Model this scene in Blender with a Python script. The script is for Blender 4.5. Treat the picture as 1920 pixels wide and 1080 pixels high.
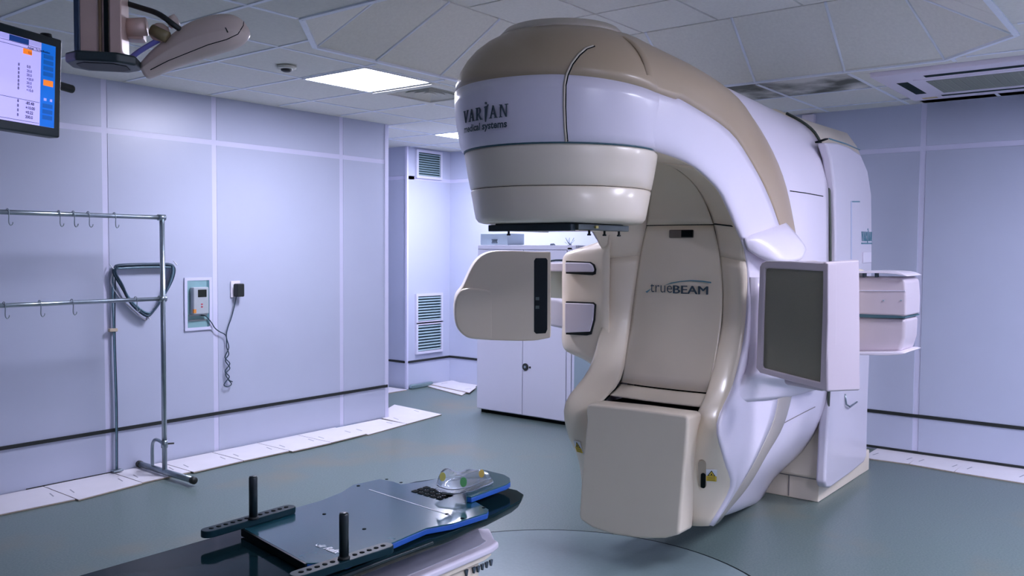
import bpy, bmesh, math, random
from mathutils import Vector, Matrix
random.seed(7)
# ------------------------------------------------------------------ clear
for o in list(bpy.data.objects): bpy.data.objects.remove(o)
S = bpy.context.scene; COL = S.collection
# ------------------------------------------------------------------ camera
F = 1632.0; YAW = math.radians(38.31); PIT = math.radians(2.54); ROLL = math.radians(.375)
CAMP = Vector((0, 0, 1.6))
FW = Vector((math.cos(YAW)*math.cos(PIT), math.sin(YAW)*math.cos(PIT), -math.sin(PIT)))
_r = Vector((math.sin(YAW), -math.cos(YAW), 0)); _u = _r.cross(FW)
RT = _r*math.cos(ROLL)+_u*math.sin(ROLL); UP = _u*math.cos(ROLL)-_r*math.sin(ROLL)
cd = bpy.data.cameras.new('camera'); cam = bpy.data.objects.new('camera', cd); COL.objects.link(cam)
cd.sensor_width = 36; cd.lens = F/1920*36; cd.clip_start = .05
cam.matrix_world = Matrix(((RT.x, UP.x, -FW.x, CAMP.x), (RT.y, UP.y, -FW.y, CAMP.y), (RT.z, UP.z, -FW.z, CAMP.z), (0, 0, 0, 1)))
S.camera = cam
# ------------------------------------------------------------------ world, exposure
w = bpy.data.worlds.new('world'); S.world = w; w.use_nodes = True
w.node_tree.nodes['Background'].inputs[0].default_value = (.5, .55, .8, 1)
w.node_tree.nodes['Background'].inputs[1].default_value = .05
S.view_settings.view_transform = 'Standard'; S.view_settings.look = 'None'
S.view_settings.gamma = 1; S.view_settings.use_curve_mapping = False
S.view_settings.exposure = 0.62
LAMP_COL = (.79, .79, 1.0); LAMP_W = 50.0

def P(px, py, ax, v):                      # where the sight line of a photo pixel meets the plane ax = v
    i = 'xyz'.index(ax); d = FW+RT*((px-960)/F)-UP*((py-540)/F); t = (v-CAMP[i])/d[i]
    return CAMP+d*t
# ------------------------------------------------------------------ materials
MATS = {}
def mat(name, col, rough=.5, metal=0, noise=0, scale=40, bump=0, coat=0, emit=None, trans=0, spec=.5, stretch=None, alpha=None):
    if name in MATS: return MATS[name]
    m = bpy.data.materials.new(name); m.use_nodes = True; nt = m.node_tree; b = nt.nodes['Principled BSDF']
    b.inputs['Base Color'].default_value = (*col, 1); b.inputs['Roughness'].default_value = rough
    b.inputs['Metallic'].default_value = metal; b.inputs['Coat Weight'].default_value = coat
    b.inputs['Coat Roughness'].default_value = .15; b.inputs['Specular IOR Level'].default_value = spec
    if trans: b.inputs['Transmission Weight'].default_value = trans; b.inputs['IOR'].default_value = 1.3
    if emit: b.inputs['Emission Color'].default_value = (*emit[0], 1); b.inputs['Emission Strength'].default_value = emit[1]
    tc = nt.nodes.new('ShaderNodeTexCoord')
    if noise or bump:
        n = nt.nodes.new('ShaderNodeTexNoise'); n.inputs['Scale'].default_value = scale; n.inputs['Detail'].default_value = 4
        if stretch:
            mp = nt.nodes.new('ShaderNodeMapping'); mp.inputs['Scale'].default_value = stretch
            nt.links.new(tc.outputs['Object'], mp.inputs[0]); nt.links.new(mp.outputs[0], n.inputs[0])
        else: nt.links.new(tc.outputs['Object'], n.inputs[0])
        if noise:
            r = nt.nodes.new('ShaderNodeValToRGB'); r.color_ramp.elements[0].position = .3; r.color_ramp.elements[1].position = .7
            r.color_ramp.elements[0].color = (*[c*(1-noise) for c in col], 1); r.color_ramp.elements[1].color = (*[min(1, c*(1+noise)) for c in col], 1)
            nt.links.new(n.outputs[0], r.inputs[0]); nt.links.new(r.outputs[0], b.inputs['Base Color'])
        if bump:
            bp = nt.nodes.new('ShaderNodeBump'); bp.inputs['Strength'].default_value = bump; bp.inputs['Distance'].default_value = .002
            nt.links.new(n.outputs[0], bp.inputs['Height']); nt.links.new(bp.outputs[0], b.inputs['Normal'])
    MATS[name] = m; return m
CREAM = mat('cream_enamel', (.86, .75, .60), .33, noise=.015, scale=3, coat=.25)  # warm tone of the dimmer machine front put into the paint
LILAC = mat('white_enamel', (.82, .76, .86), .3, noise=.012, scale=3, coat=.25)  # lavender of the lit sides put into the white
DIMW = mat('dimmed_white_enamel', (.54, .47, .52), .32, noise=.012, scale=3, coat=.2)
TAN = mat('tan_enamel', (.47, .36, .24), .36, noise=.02, scale=4, coat=.2)
PALE = mat('pale_beige_enamel', (.60, .52, .42), .36, noise=.015, scale=4, coat=.2)
WALLM = mat('wall_laminate', (.495, .53, .67), .32, noise=.015, scale=2.5, bump=.03)
WALLJ = mat('wall_joint_white', (.66, .66, .84), .35, noise=.01, scale=9)
RUBBER = mat('black_rubber', (.012, .016, .016), .55, noise=.1, scale=30)
TILEC = mat('ceiling_board', (.74, .74, .68), .8, noise=.04, scale=55, bump=.15)
BAR = mat('grid_bar_paint', (.80, .85, .92), .45, noise=.02, scale=20)
SLABM = mat('ceiling_void', (.08, .09, .09), .9, noise=.05, scale=10)
GAP = mat('shadow_gap', (.004, .008, .009), .8, noise=.05, scale=10, spec=.1)
STEEL = mat('brushed_steel', (.30, .36, .40), .28, metal=.9, noise=.06, scale=30)
CARBON = mat('carbon_black', (.006, .022, .028), .08, noise=.12, scale=7, spec=.03)
CARBG = mat('board_gloss', (.018, .105, .145), .16, noise=.15, scale=9, coat=.25)  # teal of the board's reflections put into the base colour
BLUEF = mat('blue_foam', (.012, .10, .45), .5, noise=.08, scale=30)
WHITE = mat('white_print', (.8, .82, .88), .5, noise=.01)
INK = mat('logo_ink', (.05, .075, .10), .4, noise=.03, scale=20)
TEALINK = mat('teal_ink', (.10, .25, .32), .4, noise=.03, scale=20)
CERAM = mat('white_ceramic', (.76, .73, .76), .28, noise=.03, scale=6)
CERB = mat('tile_edge', (.40, .33, .26), .7, noise=.1, scale=30)
GREYP = mat('detector_grey', (.20, .19, .14), .42, noise=.05, scale=260)
DARKGL = mat('dark_window', (.006, .012, .012), .12, noise=.1, scale=5)
CABW = mat('cabinet_paint', (.66, .66, .78), .35, noise=.012, scale=3)
CABG = mat('cabinet_bluegrey', (.28, .36, .42), .35, noise=.012, scale=3)
BOXG = mat('grey_case', (.32, .40, .46), .4, noise=.03, scale=10)
LOUV = mat('louvre_blue_grey', (.34, .48, .52), .4, noise=.03, scale=20)
DUCT = mat('duct_dark', (.02, .06, .06), .8, noise=.1, scale=10)
YEL = mat('yellow_label', (.75, .55, .05), .5, noise=.02)
CABLE = mat('cable_blue_black', (.02, .05, .08), .45, noise=.15, scale=60)
CLEARC = mat('blue_grey_hose', (.12, .22, .28), .3, noise=.2, scale=30)
TEALB = mat('teal_box', (.24, .42, .45), .4, noise=.04, scale=12)
PINK = mat('bronze_aluminium', (.62, .44, .37), .35, metal=.15, noise=.05, scale=12)
MONB = mat('monitor_bezel', (.018, .032, .036), .4, noise=.06, scale=20)
PODM = mat('pod_paint', (.62, .50, .43), .4, noise=.02, scale=12)
ORANGE = mat('orange_plastic', (.75, .27, .04), .5, noise=.03)
def emis(name, col, s):
    m = mat(name, col, .4, emit=(col, s)); return m
LAMPM = emis('lamp_diffuser', LAMP_COL, LAMP_W)
# floor: grey green vinyl with speckle and scuffs
FLOORM = mat('vinyl_floor', (.14, .185, .185), .33, bump=.05, scale=60)
nt = FLOORM.node_tree; b = nt.nodes['Principled BSDF']; tc = [n for n in nt.nodes if n.type == 'TEX_COORD'][0]
n1 = nt.nodes.new('ShaderNodeTexNoise'); n1.inputs['Scale'].default_value = 90; n1.inputs['Detail'].default_value = 3
n2 = nt.nodes.new('ShaderNodeTexNoise'); n2.inputs['Scale'].default_value = 1.1; n2.inputs['Detail'].default_value = 6
r1 = nt.nodes.new('ShaderNodeValToRGB'); r1.color_ramp.elements[0].color = (.100, .148, .138, 1); r1.color_ramp.elements[1].color = (.145, .192, .178, 1)
r1.color_ramp.elements[0].position = .35; r1.color_ramp.elements[1].position = .65
r2 = nt.nodes.new('ShaderNodeValToRGB'); r2.color_ramp.elements[0].position = .56; r2.color_ramp.elements[1].position = .78
r2.color_ramp.elements[0].color = (0, 0, 0, 1); r2.color_ramp.elements[1].color = (1, 1, 1, 1)
mx = nt.nodes.new('ShaderNodeMixRGB'); mx.inputs[2].default_value = (.20, .175, .11, 1)
for n in (n1, n2): nt.links.new(tc.outputs['Object'], n.inputs[0])
nt.links.new(n1.outputs[0], r1.inputs[0]); nt.links.new(n2.outputs[0], r2.inputs[0])
nt.links.new(r2.outputs[0], mx.inputs[0]); nt.links.new(r1.outputs[0], mx.inputs[1]); nt.links.new(mx.outputs[0], b.inputs['Base Color'])
# ceiling board with dark and pale mottling near the machine
MOTTLEM = mat('mottled_board', (.40, .42, .42), .8)
nt = MOTTLEM.node_tree; b = nt.nodes['Principled BSDF']; tc = [n for n in nt.nodes if n.type == 'TEX_COORD'][0]
n = nt.nodes.new('ShaderNodeTexNoise'); n.inputs['Scale'].default_value = 2.2; n.inputs['Detail'].default_value = 5
r = nt.nodes.new('ShaderNodeValToRGB'); r.color_ramp.elements[0].position = .42; r.color_ramp.elements[1].position = .60
r.color_ramp.elements[0].color = (.12, .13, .11, 1); r.color_ramp.elements[1].color = (.72, .72, .68, 1)
nt.links.new(tc.outputs['Object'], n.inputs[0]); nt.links.new(n.outputs[0], r.inputs[0]); nt.links.new(r.outputs[0], b.inputs['Base Color'])
# ------------------------------------------------------------------ builders
def link(name, me, m=None, parent=None, smooth=False):
    o = bpy.data.objects.new(name, me); COL.objects.link(o)
    if m: me.materials.append(m)
    if smooth:
        for p in me.polygons: p.use_smooth = True
    if parent: o.parent = parent; o.matrix_parent_inverse = parent.matrix_world.inverted()
    return o
def mesh(name, vs, fs, m=None, parent=None, smooth=False, recalc=True):
    me = bpy.data.meshes.new(name); me.from_pydata([tuple(v) for v in vs], [], fs); me.update()
    if recalc:
        bm = bmesh.new(); bm.from_mesh(me); bmesh.ops.recalc_face_normals(bm, faces=bm.faces); bm.to_mesh(me); bm.free()
    return link(name, me, m, parent, smooth)
def thing(name, label, cat, loc=(0, 0, 0), group=None, rz=0):
    o = bpy.data.objects.new(name, None); COL.objects.link(o); o.location = loc; o.rotation_euler = (0, 0, rz)
    o.empty_display_size = .1
    o['label'] = label; o['category'] = cat
    if group: o['group'] = group
    bpy.context.view_layer.update(); return o
def tag(o, label, cat, group=None):
    o['label'] = label; o['category'] = cat
    if group: o['group'] = group
    return o
def st(o): o['kind'] = 'structure'; return o
def boxv(x0, x1, y0, y1, z0, z1):
    vs = [(x, y, z) for x in (x0, x1) for y in (y0, y1) for z in (z0, z1)]
    return vs, [(0, 1, 3, 2), (4, 6, 7, 5), (0, 4, 5, 1), (2, 3, 7, 6), (0, 2, 6, 4), (1, 5, 7, 3)]
def bev(o, wd, seg=2):
    if wd: 
        md = o.modifiers.new('b', 'BEVEL'); md.width = wd; md.segments = seg; md.limit_method = 'ANGLE'; md.angle_limit = math.radians(35)
        if seg > 1:
            for p in o.data.polygons: p.use_smooth = True
            md.harden_normals = True
    return o
def box(name, x0, x1, y0, y1, z0, z1, m, parent=None, b=0, seg=2):
    vs, fs = boxv(min(x0, x1), max(x0, x1), min(y0, y1), max(y0, y1), min(z0, z1), max(z0, z1))
    return bev(mesh(name, vs, fs, m, parent), b, seg)
def obox(name, o, ux, uy, uz, m, parent=None, b=0, seg=2):      # box from a corner and three edge vectors
    o = Vector(o); ux = Vector(ux); uy = Vector(uy); uz = Vector(uz)
    vs = [o+ux*i+uy*j+uz*k for i in (0, 1) for j in (0, 1) for k in (0, 1)]
    return bev(mesh(name, vs, boxv(0, 1, 0, 1, 0, 1)[1], m, parent), b, seg)
def prism(name, pts, dirv, m, parent=None, b=0, seg=3, smooth=False):
    n = len(pts); d = Vector(dirv); vs = [Vector(p) for p in pts]+[Vector(p)+d for p in pts]
    fs = [tuple(range(n)), tuple(range(2*n-1, n-1, -1))]+[(i, (i+1) % n, n+(i+1) % n, n+i) for i in range(n)]
    return bev(mesh(name, vs, fs, m, parent, smooth), b, seg)
def tube(name, pts, r, m, parent=None, n=8, closed=False):
    pts = [Vector(p) for p in pts]; vs = []; fs = []; N = len(pts); prev = None
    for i, p in enumerate(pts):
        a = pts[(i-1) % N] if (closed or i > 0) else p; c = pts[(i+1) % N] if (closed or i < N-1) else p
        t = (c-a).normalized()
        if prev is None: u = t.orthogonal().normalized()
        else:
            u = (prev-t*prev.dot(t)); u = u.normalized() if u.length > 1e-6 else t.orthogonal().normalized()
        prev = u; v = t.cross(u); rr = r[i] if isinstance(r, (list, tuple)) else r
        for k in range(n):
            an = 2*math.pi*k/n; vs.append(p+(u*math.cos(an)+v*math.sin(an))*rr)
    L = N if closed else N-1
    for i in range(L):
        for k in range(n): fs.append((i*n+k, i*n+(k+1) % n, ((i+1) % N)*n+(k+1) % n, ((i+1) % N)*n+k))
    if not closed: fs += [tuple(range(n-1, -1, -1)), tuple((N-1)*n+k for k in range(n))]
    return mesh(name, vs, fs, m, parent, True)
def cr(pts, n, closed=False):                                   # catmull-rom resample
    pts = [Vector(p) for p in pts]; N = len(pts); out = []
    segs = N if closed else N-1
    for s in range(segs):
        g = lambda k: pts[k % N] if closed else pts[max(0, min(N-1, k))]
        a, b_, c, d = g(s-1), g(s), g(s+1), g(s+2)
        if not closed:
            if s == 0: a = b_*2-c
            if s == segs-1: d = c*2-b_
        for k in range(n):
            t = k/n; out.append(.5*((2*b_)+(c-a)*t+(2*a-5*b_+4*c-d)*t*t+(3*b_-a-3*c+d)*t**3))
    if not closed: out.append(pts[-1])
    return out
def surf(name, rows, nu, nv, m, parent=None, mirror=None, thick=.006, closed_u=False, smoothrows=True):
    rr = [cr(r, nu, closed_u) for r in rows]; cols = list(zip(*rr))
    cc = [cr(c, nv) for c in cols] if smoothrows else [list(c) for c in cols]
    W = len(cc); H_ = len(cc[0]); vs = [cc[i][j] for j in range(H_) for i in range(W)]
    fs = []
    for j in range(H_-1):
        for i in range(W if closed_u else W-1): fs.append((j*W+i, j*W+(i+1) % W, (j+1)*W+(i+1) % W, (j+1)*W+i))
    if closed_u: fs += [tuple(range(W-1, -1, -1)), tuple((H_-1)*W+k for k in range(W))]
    if mirror is not None:
        k = len(vs); vs += [Vector((v.x, 2*mirror-v.y, v.z)) for v in vs]; fs += [tuple(k+i for i in reversed(f)) for f in fs]
    o = mesh(name, vs, fs, m, parent, True, recalc=True)
    if thick and not closed_u:
        md = o.modifiers.new('s', 'SOLIDIFY'); md.thickness = thick; md.offset = -1
    return o
def revolve(name, prof, cx, cy, m, parent=None, n=72, a0=0, a1=360, cap=True):
    full = abs(a1-a0) >= 359.9; vs = []; fs = []; K = n if full else n+1; M = len(prof)
    for i in range(K):
        a = math.radians(a0+(a1-a0)*i/n)
        for r, z in prof: vs.append((cx+r*math.cos(a), cy+r*math.sin(a), z))
    for i in range(n if full else n):
        j = (i+1) % K
        if not full and i == n: break
        for k in range(M-1): fs.append((i*M+k, j*M+k, j*M+k+1, i*M+k+1))
    if cap and full:
        fs += [tuple(i*M for i in range(K)), tuple(i*M+M-1 for i in reversed(range(K)))]
    return mesh(name, vs, fs, m, parent, True)
def joinmesh(name, parts, m, parent=None, smooth=False):       # several small shapes of ONE part
    vs = []; fs = []
    for v, f in parts:
        k = len(vs); vs += [tuple(q) for q in v]; fs += [tuple(k+i for i in g) for g in f]
    return mesh(name, vs, fs, m, parent, smooth)
def textmesh(name, s, size, m, mapf, parent=None, bold=0, spacing=1.0, shear=0, width=None):
    cu = bpy.data.curves.new('t', 'FONT'); cu.body = s; cu.size = size; cu.offset = bold; cu.space_character = spacing; cu.shear = shear; cu.resolution_u = 3
    o = bpy.data.objects.new('t', cu); COL.objects.link(o); bpy.context.view_layer.update()
    dg = bpy.context.evaluated_depsgraph_get(); me = bpy.data.meshes.new_from_object(o.evaluated_get(dg))
    bpy.data.objects.remove(o)
    x0_ = min(v.co.x for v in me.vertices); kx = 1.0
    if width: kx = width/(max(v.co.x for v in me.vertices)-x0_)
    else: x0_ = 0
    for v in me.vertices: v.co = mapf((v.co.x-x0_)*kx, v.co.y)
    me.materials.clear(); me.update(); me.name = name
    return link(name, me, m, parent)

def sray(px, py): return FW+RT*((px-960)/F)-UP*((py-540)/F)
ray = sray
def on(objs, px, py, off=0):                                    # point on the built surface seen at a photo pixel, with its normal
    if not isinstance(objs, (list, tuple)): objs = [objs]
    bpy.context.view_layer.update(); dg = bpy.context.evaluated_depsgraph_get(); best = None; d = sray(px, py).normalized()
    for o in objs:
        e = o.evaluated_get(dg); mi = o.matrix_world.inverted(); ok, l, n, i = e.ray_cast(mi @ CAMP, (mi.to_3x3() @ d).normalized())
        if ok:
            wl_ = o.matrix_world @ l; n = (o.matrix_world.to_3x3() @ n).normalized()
            if n.dot(d) > 0: n = -n
            if best is None or (wl_-CAMP).length < (best[0]-CAMP).length: best = (wl_, n)
    if best is None: return None, None
    return best[0]+best[1]*off, best[1]
def seam_on(objs, pxs, r, m, parent, name='seam', off=0):
    pts = []
    for a, b_ in zip(pxs, pxs[1:]):
        for k in range(4): pts.append((a[0]+(b_[0]-a[0])*k/4, a[1]+(b_[1]-a[1])*k/4))
    pts.append(pxs[-1]); q = [on(objs, *p, off)[0] for p in pts]; q = [p for p in q if p is not None]
    return tube(name, q, r, m, parent, 6) if len(q) > 2 else None

# ================================================================== ROOM
Z = 2.75; YL = 5.976; XR = 7.33; JZ = 2.405; SZ = .309
st(box('floor', -2.2, 9.5, -2.4, 9.5, -.1, 0, FLOORM))
ceil_o = st(box('ceiling', -2.2, 9.5, -2.4, 9.5, 3.16, 3.26, SLABM))
def seams(lst, a0, a1): return [a0]+[s for s in sorted(lst) if a0 < s < a1]+[a1]
def wall_y(name, y, x0, x1, js, side=-1, full=True):   # wall facing -Y (side -1) with panels
    wl = st(box(name, x0, x1, y, y+.12, 0, 3.2, WALLJ)); xs = seams(js, x0, x1)
    for a, b_ in zip(xs, xs[1:]):
        for z0, z1 in ((.012, SZ-.012), (SZ+.012, JZ-.02), (JZ+.02, Z+.02)):
            e0 = 0 if a == x0 else .021; e1 = 0 if b_ == x1 else .021
            box('panel', a+e0, b_-e1, y-.003, y, z0, z1, WALLM, wl)
    box('bumper_strip', x0, x1-.0, y-.014, y, SZ-.012, SZ+.012, RUBBER, wl)
    return wl
def wall_x(name, x, y0, y1, js):
    wl = st(box(name, x, x+.12, y0, y1, 0, 3.2, WALLJ)); ys = seams(js, y0, y1)
    for a, b_ in zip(ys, ys[1:]):
        for z0, z1 in ((.012, SZ-.012), (SZ+.012, JZ-.02), (JZ+.02, Z+.02)):
            box('panel', x-.006, x, a+(.0 if a == y0 else .021), b_-(.0 if b_ == y1 else .021), z0, z1, WALLM, wl, .002, 1)
    box('bumper_strip', x-.014, x, y0, y1, SZ-.012, SZ+.012, RUBBER, wl)
    return wl
wl = wall_y('wall_left', YL, -2.1, 5.67, [.45, 1.73, 3.003, 3.857, 5.12])
wb = wall_y('wall_back_corridor', 7.05, 7.003, 7.72, [])
wall_x('wall_corridor_end', 7.0, 7.05, 8.6, [])
wall_x('wall_corridor_side', 7.72, 4.62, 7.17, [])
st(box('wall_jog', 7.33, 7.84, 4.5, 4.62, 0, 3.2, WALLM))
wr = wall_x('wall_right', XR, -2.3, 4.62, [1.72, .5, -.75])
st(box('wall_far_corridor', 5.55, 7.2, 8.5, 8.62, 0, 3.2, WALLM))
st(box('wall_left_return', 5.55, 5.67, 6.1, 8.6, 0, 3.2, WALLM))
st(box('wall_near', -2.2, -2.1, -2.4, 6.1, 0, 3.2, WALLM)); st(box('wall_rear', -2.2, 7.45, -2.42, -2.3, 0, 3.2, WALLM))
box('corner_strip', 5.64, 5.684, YL-.008, YL+.03, 0, Z, WALLJ, wl)
box('corner_strip', 6.985, 7.012, 7.036, 7.065, 0, Z, WALLJ, wb)
box('base_gap', 2.45, 3.03, YL-.012, YL, 0, .016, RUBBER, wl)
box('base_gap', 4.0, 5.3, YL-.010, YL, 0, .010, mat('blue_sealant', (.12, .22, .34), .5, noise=.05), wl)
box('base_gap', XR-.012, XR, -2.3, 2.3, 0.012, .03, RUBBER, wr)
box('floor_coving', 7.02, 7.38, 6.99, 7.04, 0, .05, mat('steel_flashing', (.25, .36, .38), .3, metal=.5, noise=.05), wb, .015)
# ---- ceiling: grid bars and boards --------------------------------
TX0, TX1, TY0, TY1, CH = 2.82, 5.75, .80, 4.03, .44
def in_tray(x, y):
    return TX0 < x < TX1 and TY0 < y < TY1 and (x-TX0)+(TY1-y) > CH and (TX1-x)+(TY1-y) > CH and (x-TX0)+(y-TY0) > CH and (TX1-x)+(y-TY0) > CH
OCT = [(TX0+CH, TY1), (TX0, TY1-CH), (TX0, TY0+CH), (TX0+CH, TY0), (TX1-CH, TY0), (TX1, TY0+CH), (TX1, TY1-CH), (TX1-CH, TY1)]
def clip(poly, n, d, keep):          # half-plane clip: n.p - d >= 0
    out = []
    for i in range(len(poly)):
        a = poly[i]; b_ = poly[(i+1) % len(poly)]
        fa = (n[0]*a[0]+n[1]*a[1]-d)*keep; fb = (n[0]*b_[0]+n[1]*b_[1]-d)*keep
        if fa >= -1e-9: out.append(a)
        if (fa > 1e-9 and fb < -1e-9) or (fa < -1e-9 and fb > 1e-9):
            t = fa/(fa-fb); out.append((a[0]+(b_[0]-a[0])*t, a[1]+(b_[1]-a[1])*t))
    return out
def outside_oct(poly):               # pieces of a convex polygon that lie outside the tray opening
    res = []; rem = poly
    for i in range(8):
        a = OCT[i]; b_ = OCT[(i+1) % 8]; e = (b_[0]-a[0], b_[1]-a[1]); n = (-e[1], e[0]); d = n[0]*a[0]+n[1]*a[1]
        cen = ((TX0+TX1)/2, (TY0+TY1)/2); s = 1 if n[0]*cen[0]+n[1]*cen[1]-d > 0 else -1
        if len(rem) < 3: break
        o_ = clip(rem, n, d, -s)
        if len(o_) >= 3 and parea(o_) > 1e-3: res.append(o_)
        rem = clip(rem, n, d, s)
    return res
def parea(p): return abs(sum(p[i][0]*p[(i+1) % len(p)][1]-p[(i+1) % len(p)][0]*p[i][1] for i in range(len(p))))/2
XG = [-2.2+.0]+[round(-1.83+.617*i, 3) for i in range(19)]      # ... 2.49 3.11 3.72 4.34 4.96 5.57
XG = [-2.1, -1.19, -.575, .04, .66, 1.27, 1.89, 2.51, 3.13, 3.785, 4.41, 5.05, 5.72, 6.41, 7.06, 7.72, 8.3]
YG = [-2.3, -1.8, -1.2, -.6, 0, .6, 1.2, 1.83, 2.45, 3.0, 3.6, 4.19, 4.83, 5.5, 6.1, 6.75, 7.4, 8.0, 8.55]
LAMPS = [(9, 11), (13, 13), (9, 3), (12, 3), (13, 16)]
lampcells = {(9, 11), (13, 13), (9, 3), (12, 2), (5, 1)}
def in_room(x, y):
    if y < YL and x < XR: return True
    if x > 5.6 and y < 7.2 and x < 7.8 and y > 4.5: return True
    if x > 5.6 and x < 7.1 and y < 8.5 and y > 5.9: return True
    return False
for q in ((5.726, 5.884, .60, 1.20), (5.726, 5.884, 1.206, 1.826), (5.89, 7.0, 1.722, 1.826), (7.01, 7.32, .6, 1.72)):
    box('ceiling_board', *q, Z+.004, Z+.016, TILEC, ceil_o)
boards = 0
for i in range(len(XG)-1):
    for j in range(len(YG)-1):
        x0, x1, y0, y1 = XG[i]+.004, XG[i+1]-.004, YG[j]+.004, YG[j+1]-.004; cx, cy = (x0+x1)/2, (y0+y1)/2
        if not (in_room(x0+.02, y0+.02) or in_room(cx, cy)): continue
        if (i, j) in lampcells: continue
        if (i, j) == (10, 11): continue                       # air diffuser
        if 5.72 < cx < 7.32 and .6 < cy < 1.83: continue      # cassette
        poly = [(x0, y0), (x1, y0), (x1, y1), (x0, y1)]
        for pc in outside_oct(poly) if (x1 > TX0 and x0 < TX1 and y1 > TY0 and y0 < TY1) else [poly]:
            if parea(pc) < .004: continue
            board_m = MOTTLEM if (5.6 < cx < 6.5 and 1.8 < cy < 3.1) else TILEC
            prism('ceiling_board', [(p[0], p[1], Z+.004) for p in pc], (0, 0, .012), board_m, ceil_o)
def bars(name, a, b_, wd=.022, z=Z, h=.012, m=BAR):
    a = Vector(a); b_ = Vector(b_); d = (b_-a).normalized(); s = Vector((-d.y, d.x, 0))*wd/2
    return prism(name, [a-s, b_-s, b_+s, a+s], (0, 0, h), m, ceil_o)
def seg_out(a, b_):   # keep pieces of a grid line outside the tray
    N = 120; out = []; cur = None
    for k in range(N+1):
        t = k/N; p = (a[0]+(b_[0]-a[0])*t, a[1]+(b_[1]-a[1])*t)
        ok = in_room(*p) and not in_tray(*p) and not (5.88 < p[0] < 7.02 and .45 < p[1] < 1.74)
        if ok and cur is None: cur = p
        if not ok and cur is not None: out.append((cur, last)); cur = None
        last = p
    if cur is not None: out.append((cur, last))
    return [s for s in out if (Vector(s[0])-Vector(s[1])).length > .05]
for x in XG[1:-1]:
    for s in seg_out((x, -2.3), (x, 8.5)): bars('grid_bar', (*s[0], Z-.001), (*s[1], Z-.001))
for y in YG[1:-1]:
    for s in seg_out((-2.1, y), (7.7, y)): bars('grid_bar', (*s[0], Z), (*s[1], Z))
# raised tray: sloped boards all round, flat boards on top
TZ = 3.05; IN = .50
for i in range(8):
    a = OCT[i]; b_ = OCT[(i+1) % 8]
    bars('tray_edge_bar', (*a, Z-.004), (*b_, Z-.004), .03, h=.016)
ix0, ix1, iy0, iy1 = TX0+.58, TX1-.60, TY0+.55, TY1-.52
def slope(lo_a, lo_b, hi_a, hi_b):
    v = [Vector(q) for q in (lo_a, lo_b, hi_b, hi_a)]; c = sum(v, Vector())/len(v)
    v = [c+(q-c)*.985 for q in v]
    prism('sloped_board', v, (0, 0, .014), TILEC, ceil_o)
    return v
def lin(a, b_, n): return [a+(b_-a)*k/n for k in range(n+1)]
ylo = [TY0+CH, 1.21+.02, 1.83, 2.43, 3.03, TY1-CH]; ylo = [1.24, 1.83, 2.43, 3.03, 3.59]; yhi = [iy0, 1.76, 2.34, 2.95, iy1]
for k in range(4):
    slope((TX1, ylo[k], Z), (TX1, ylo[k+1], Z), (ix1, yhi[k], TZ), (ix1, yhi[k+1], TZ))
    slope((TX0, ylo[k], Z), (TX0, ylo[k+1], Z), (ix0, yhi[k], TZ), (ix0, yhi[k+1], TZ))
xlo = [TX0+CH, 3.72, 4.30, 4.88, TX1-CH]; xhi = [ix0, 3.95, 4.35, 4.85, ix1]
xhi = [ix0, 3.83, 4.3, 4.8, ix1]
for k in range(4):
    slope((xlo[k], TY1, Z), (xlo[k+1], TY1, Z), (xhi[k], iy1, TZ), (xhi[k+1], iy1, TZ))
    slope((xlo[k], TY0, Z), (xlo[k+1], TY0, Z), (xhi[k], iy0, TZ), (xhi[k+1], iy0, TZ))
for (a, b_, c) in (((TX0+CH, TY1), (TX0, TY1-CH), (ix0, iy1)), ((TX1-CH, TY1), (TX1, TY1-CH), (ix1, iy1)), ((TX0+CH, TY0), (TX0, TY0+CH), (ix0, iy0)), ((TX1-CH, TY0), (TX1, TY0+CH), (ix1, iy0))):
    prism('hip_board', [(*a, Z), (*b_, Z), (*c, TZ)], (0, 0, .014), TILEC, ceil_o)
fx = lin(ix0, ix1, 3); fy = lin(iy0, iy1, 4)
for i in range(3):
    for j in range(4):
        box('raised_board', fx[i]+.008, fx[i+1]-.008, fy[j]+.008, fy[j+1]-.008, TZ, TZ+.012, TILEC, ceil_o)
box('tray_backing', ix0-.05, ix1+.05, iy0-.05, iy1+.05, TZ+.012, TZ+.02, BAR, ceil_o)
def ribtube(a, b_): return tube('slope_bar', [Vector(a)-Vector((0, 0, .0)), b_], .009, BAR, ceil_o, 6)
for k in range(1, 4):
    ribtube((TX1, ylo[k], Z), (ix1, yhi[k], TZ)); ribtube((xlo[k], TY1, Z), (xhi[k], iy1, TZ)); ribtube((TX0, ylo[k], Z), (ix0, yhi[k], TZ))
for (a, b_) in (((TX0+CH, TY1), (ix0, iy1)), ((TX0, TY1-CH), (ix0, iy1)), ((TX1, TY1-CH), (ix1, iy1)), ((TX1, TY0+CH), (ix1, iy0)), ((TX1-CH, TY0), (ix1, iy0))):
    ribtube((*a, Z), (*b_, TZ))
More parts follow.
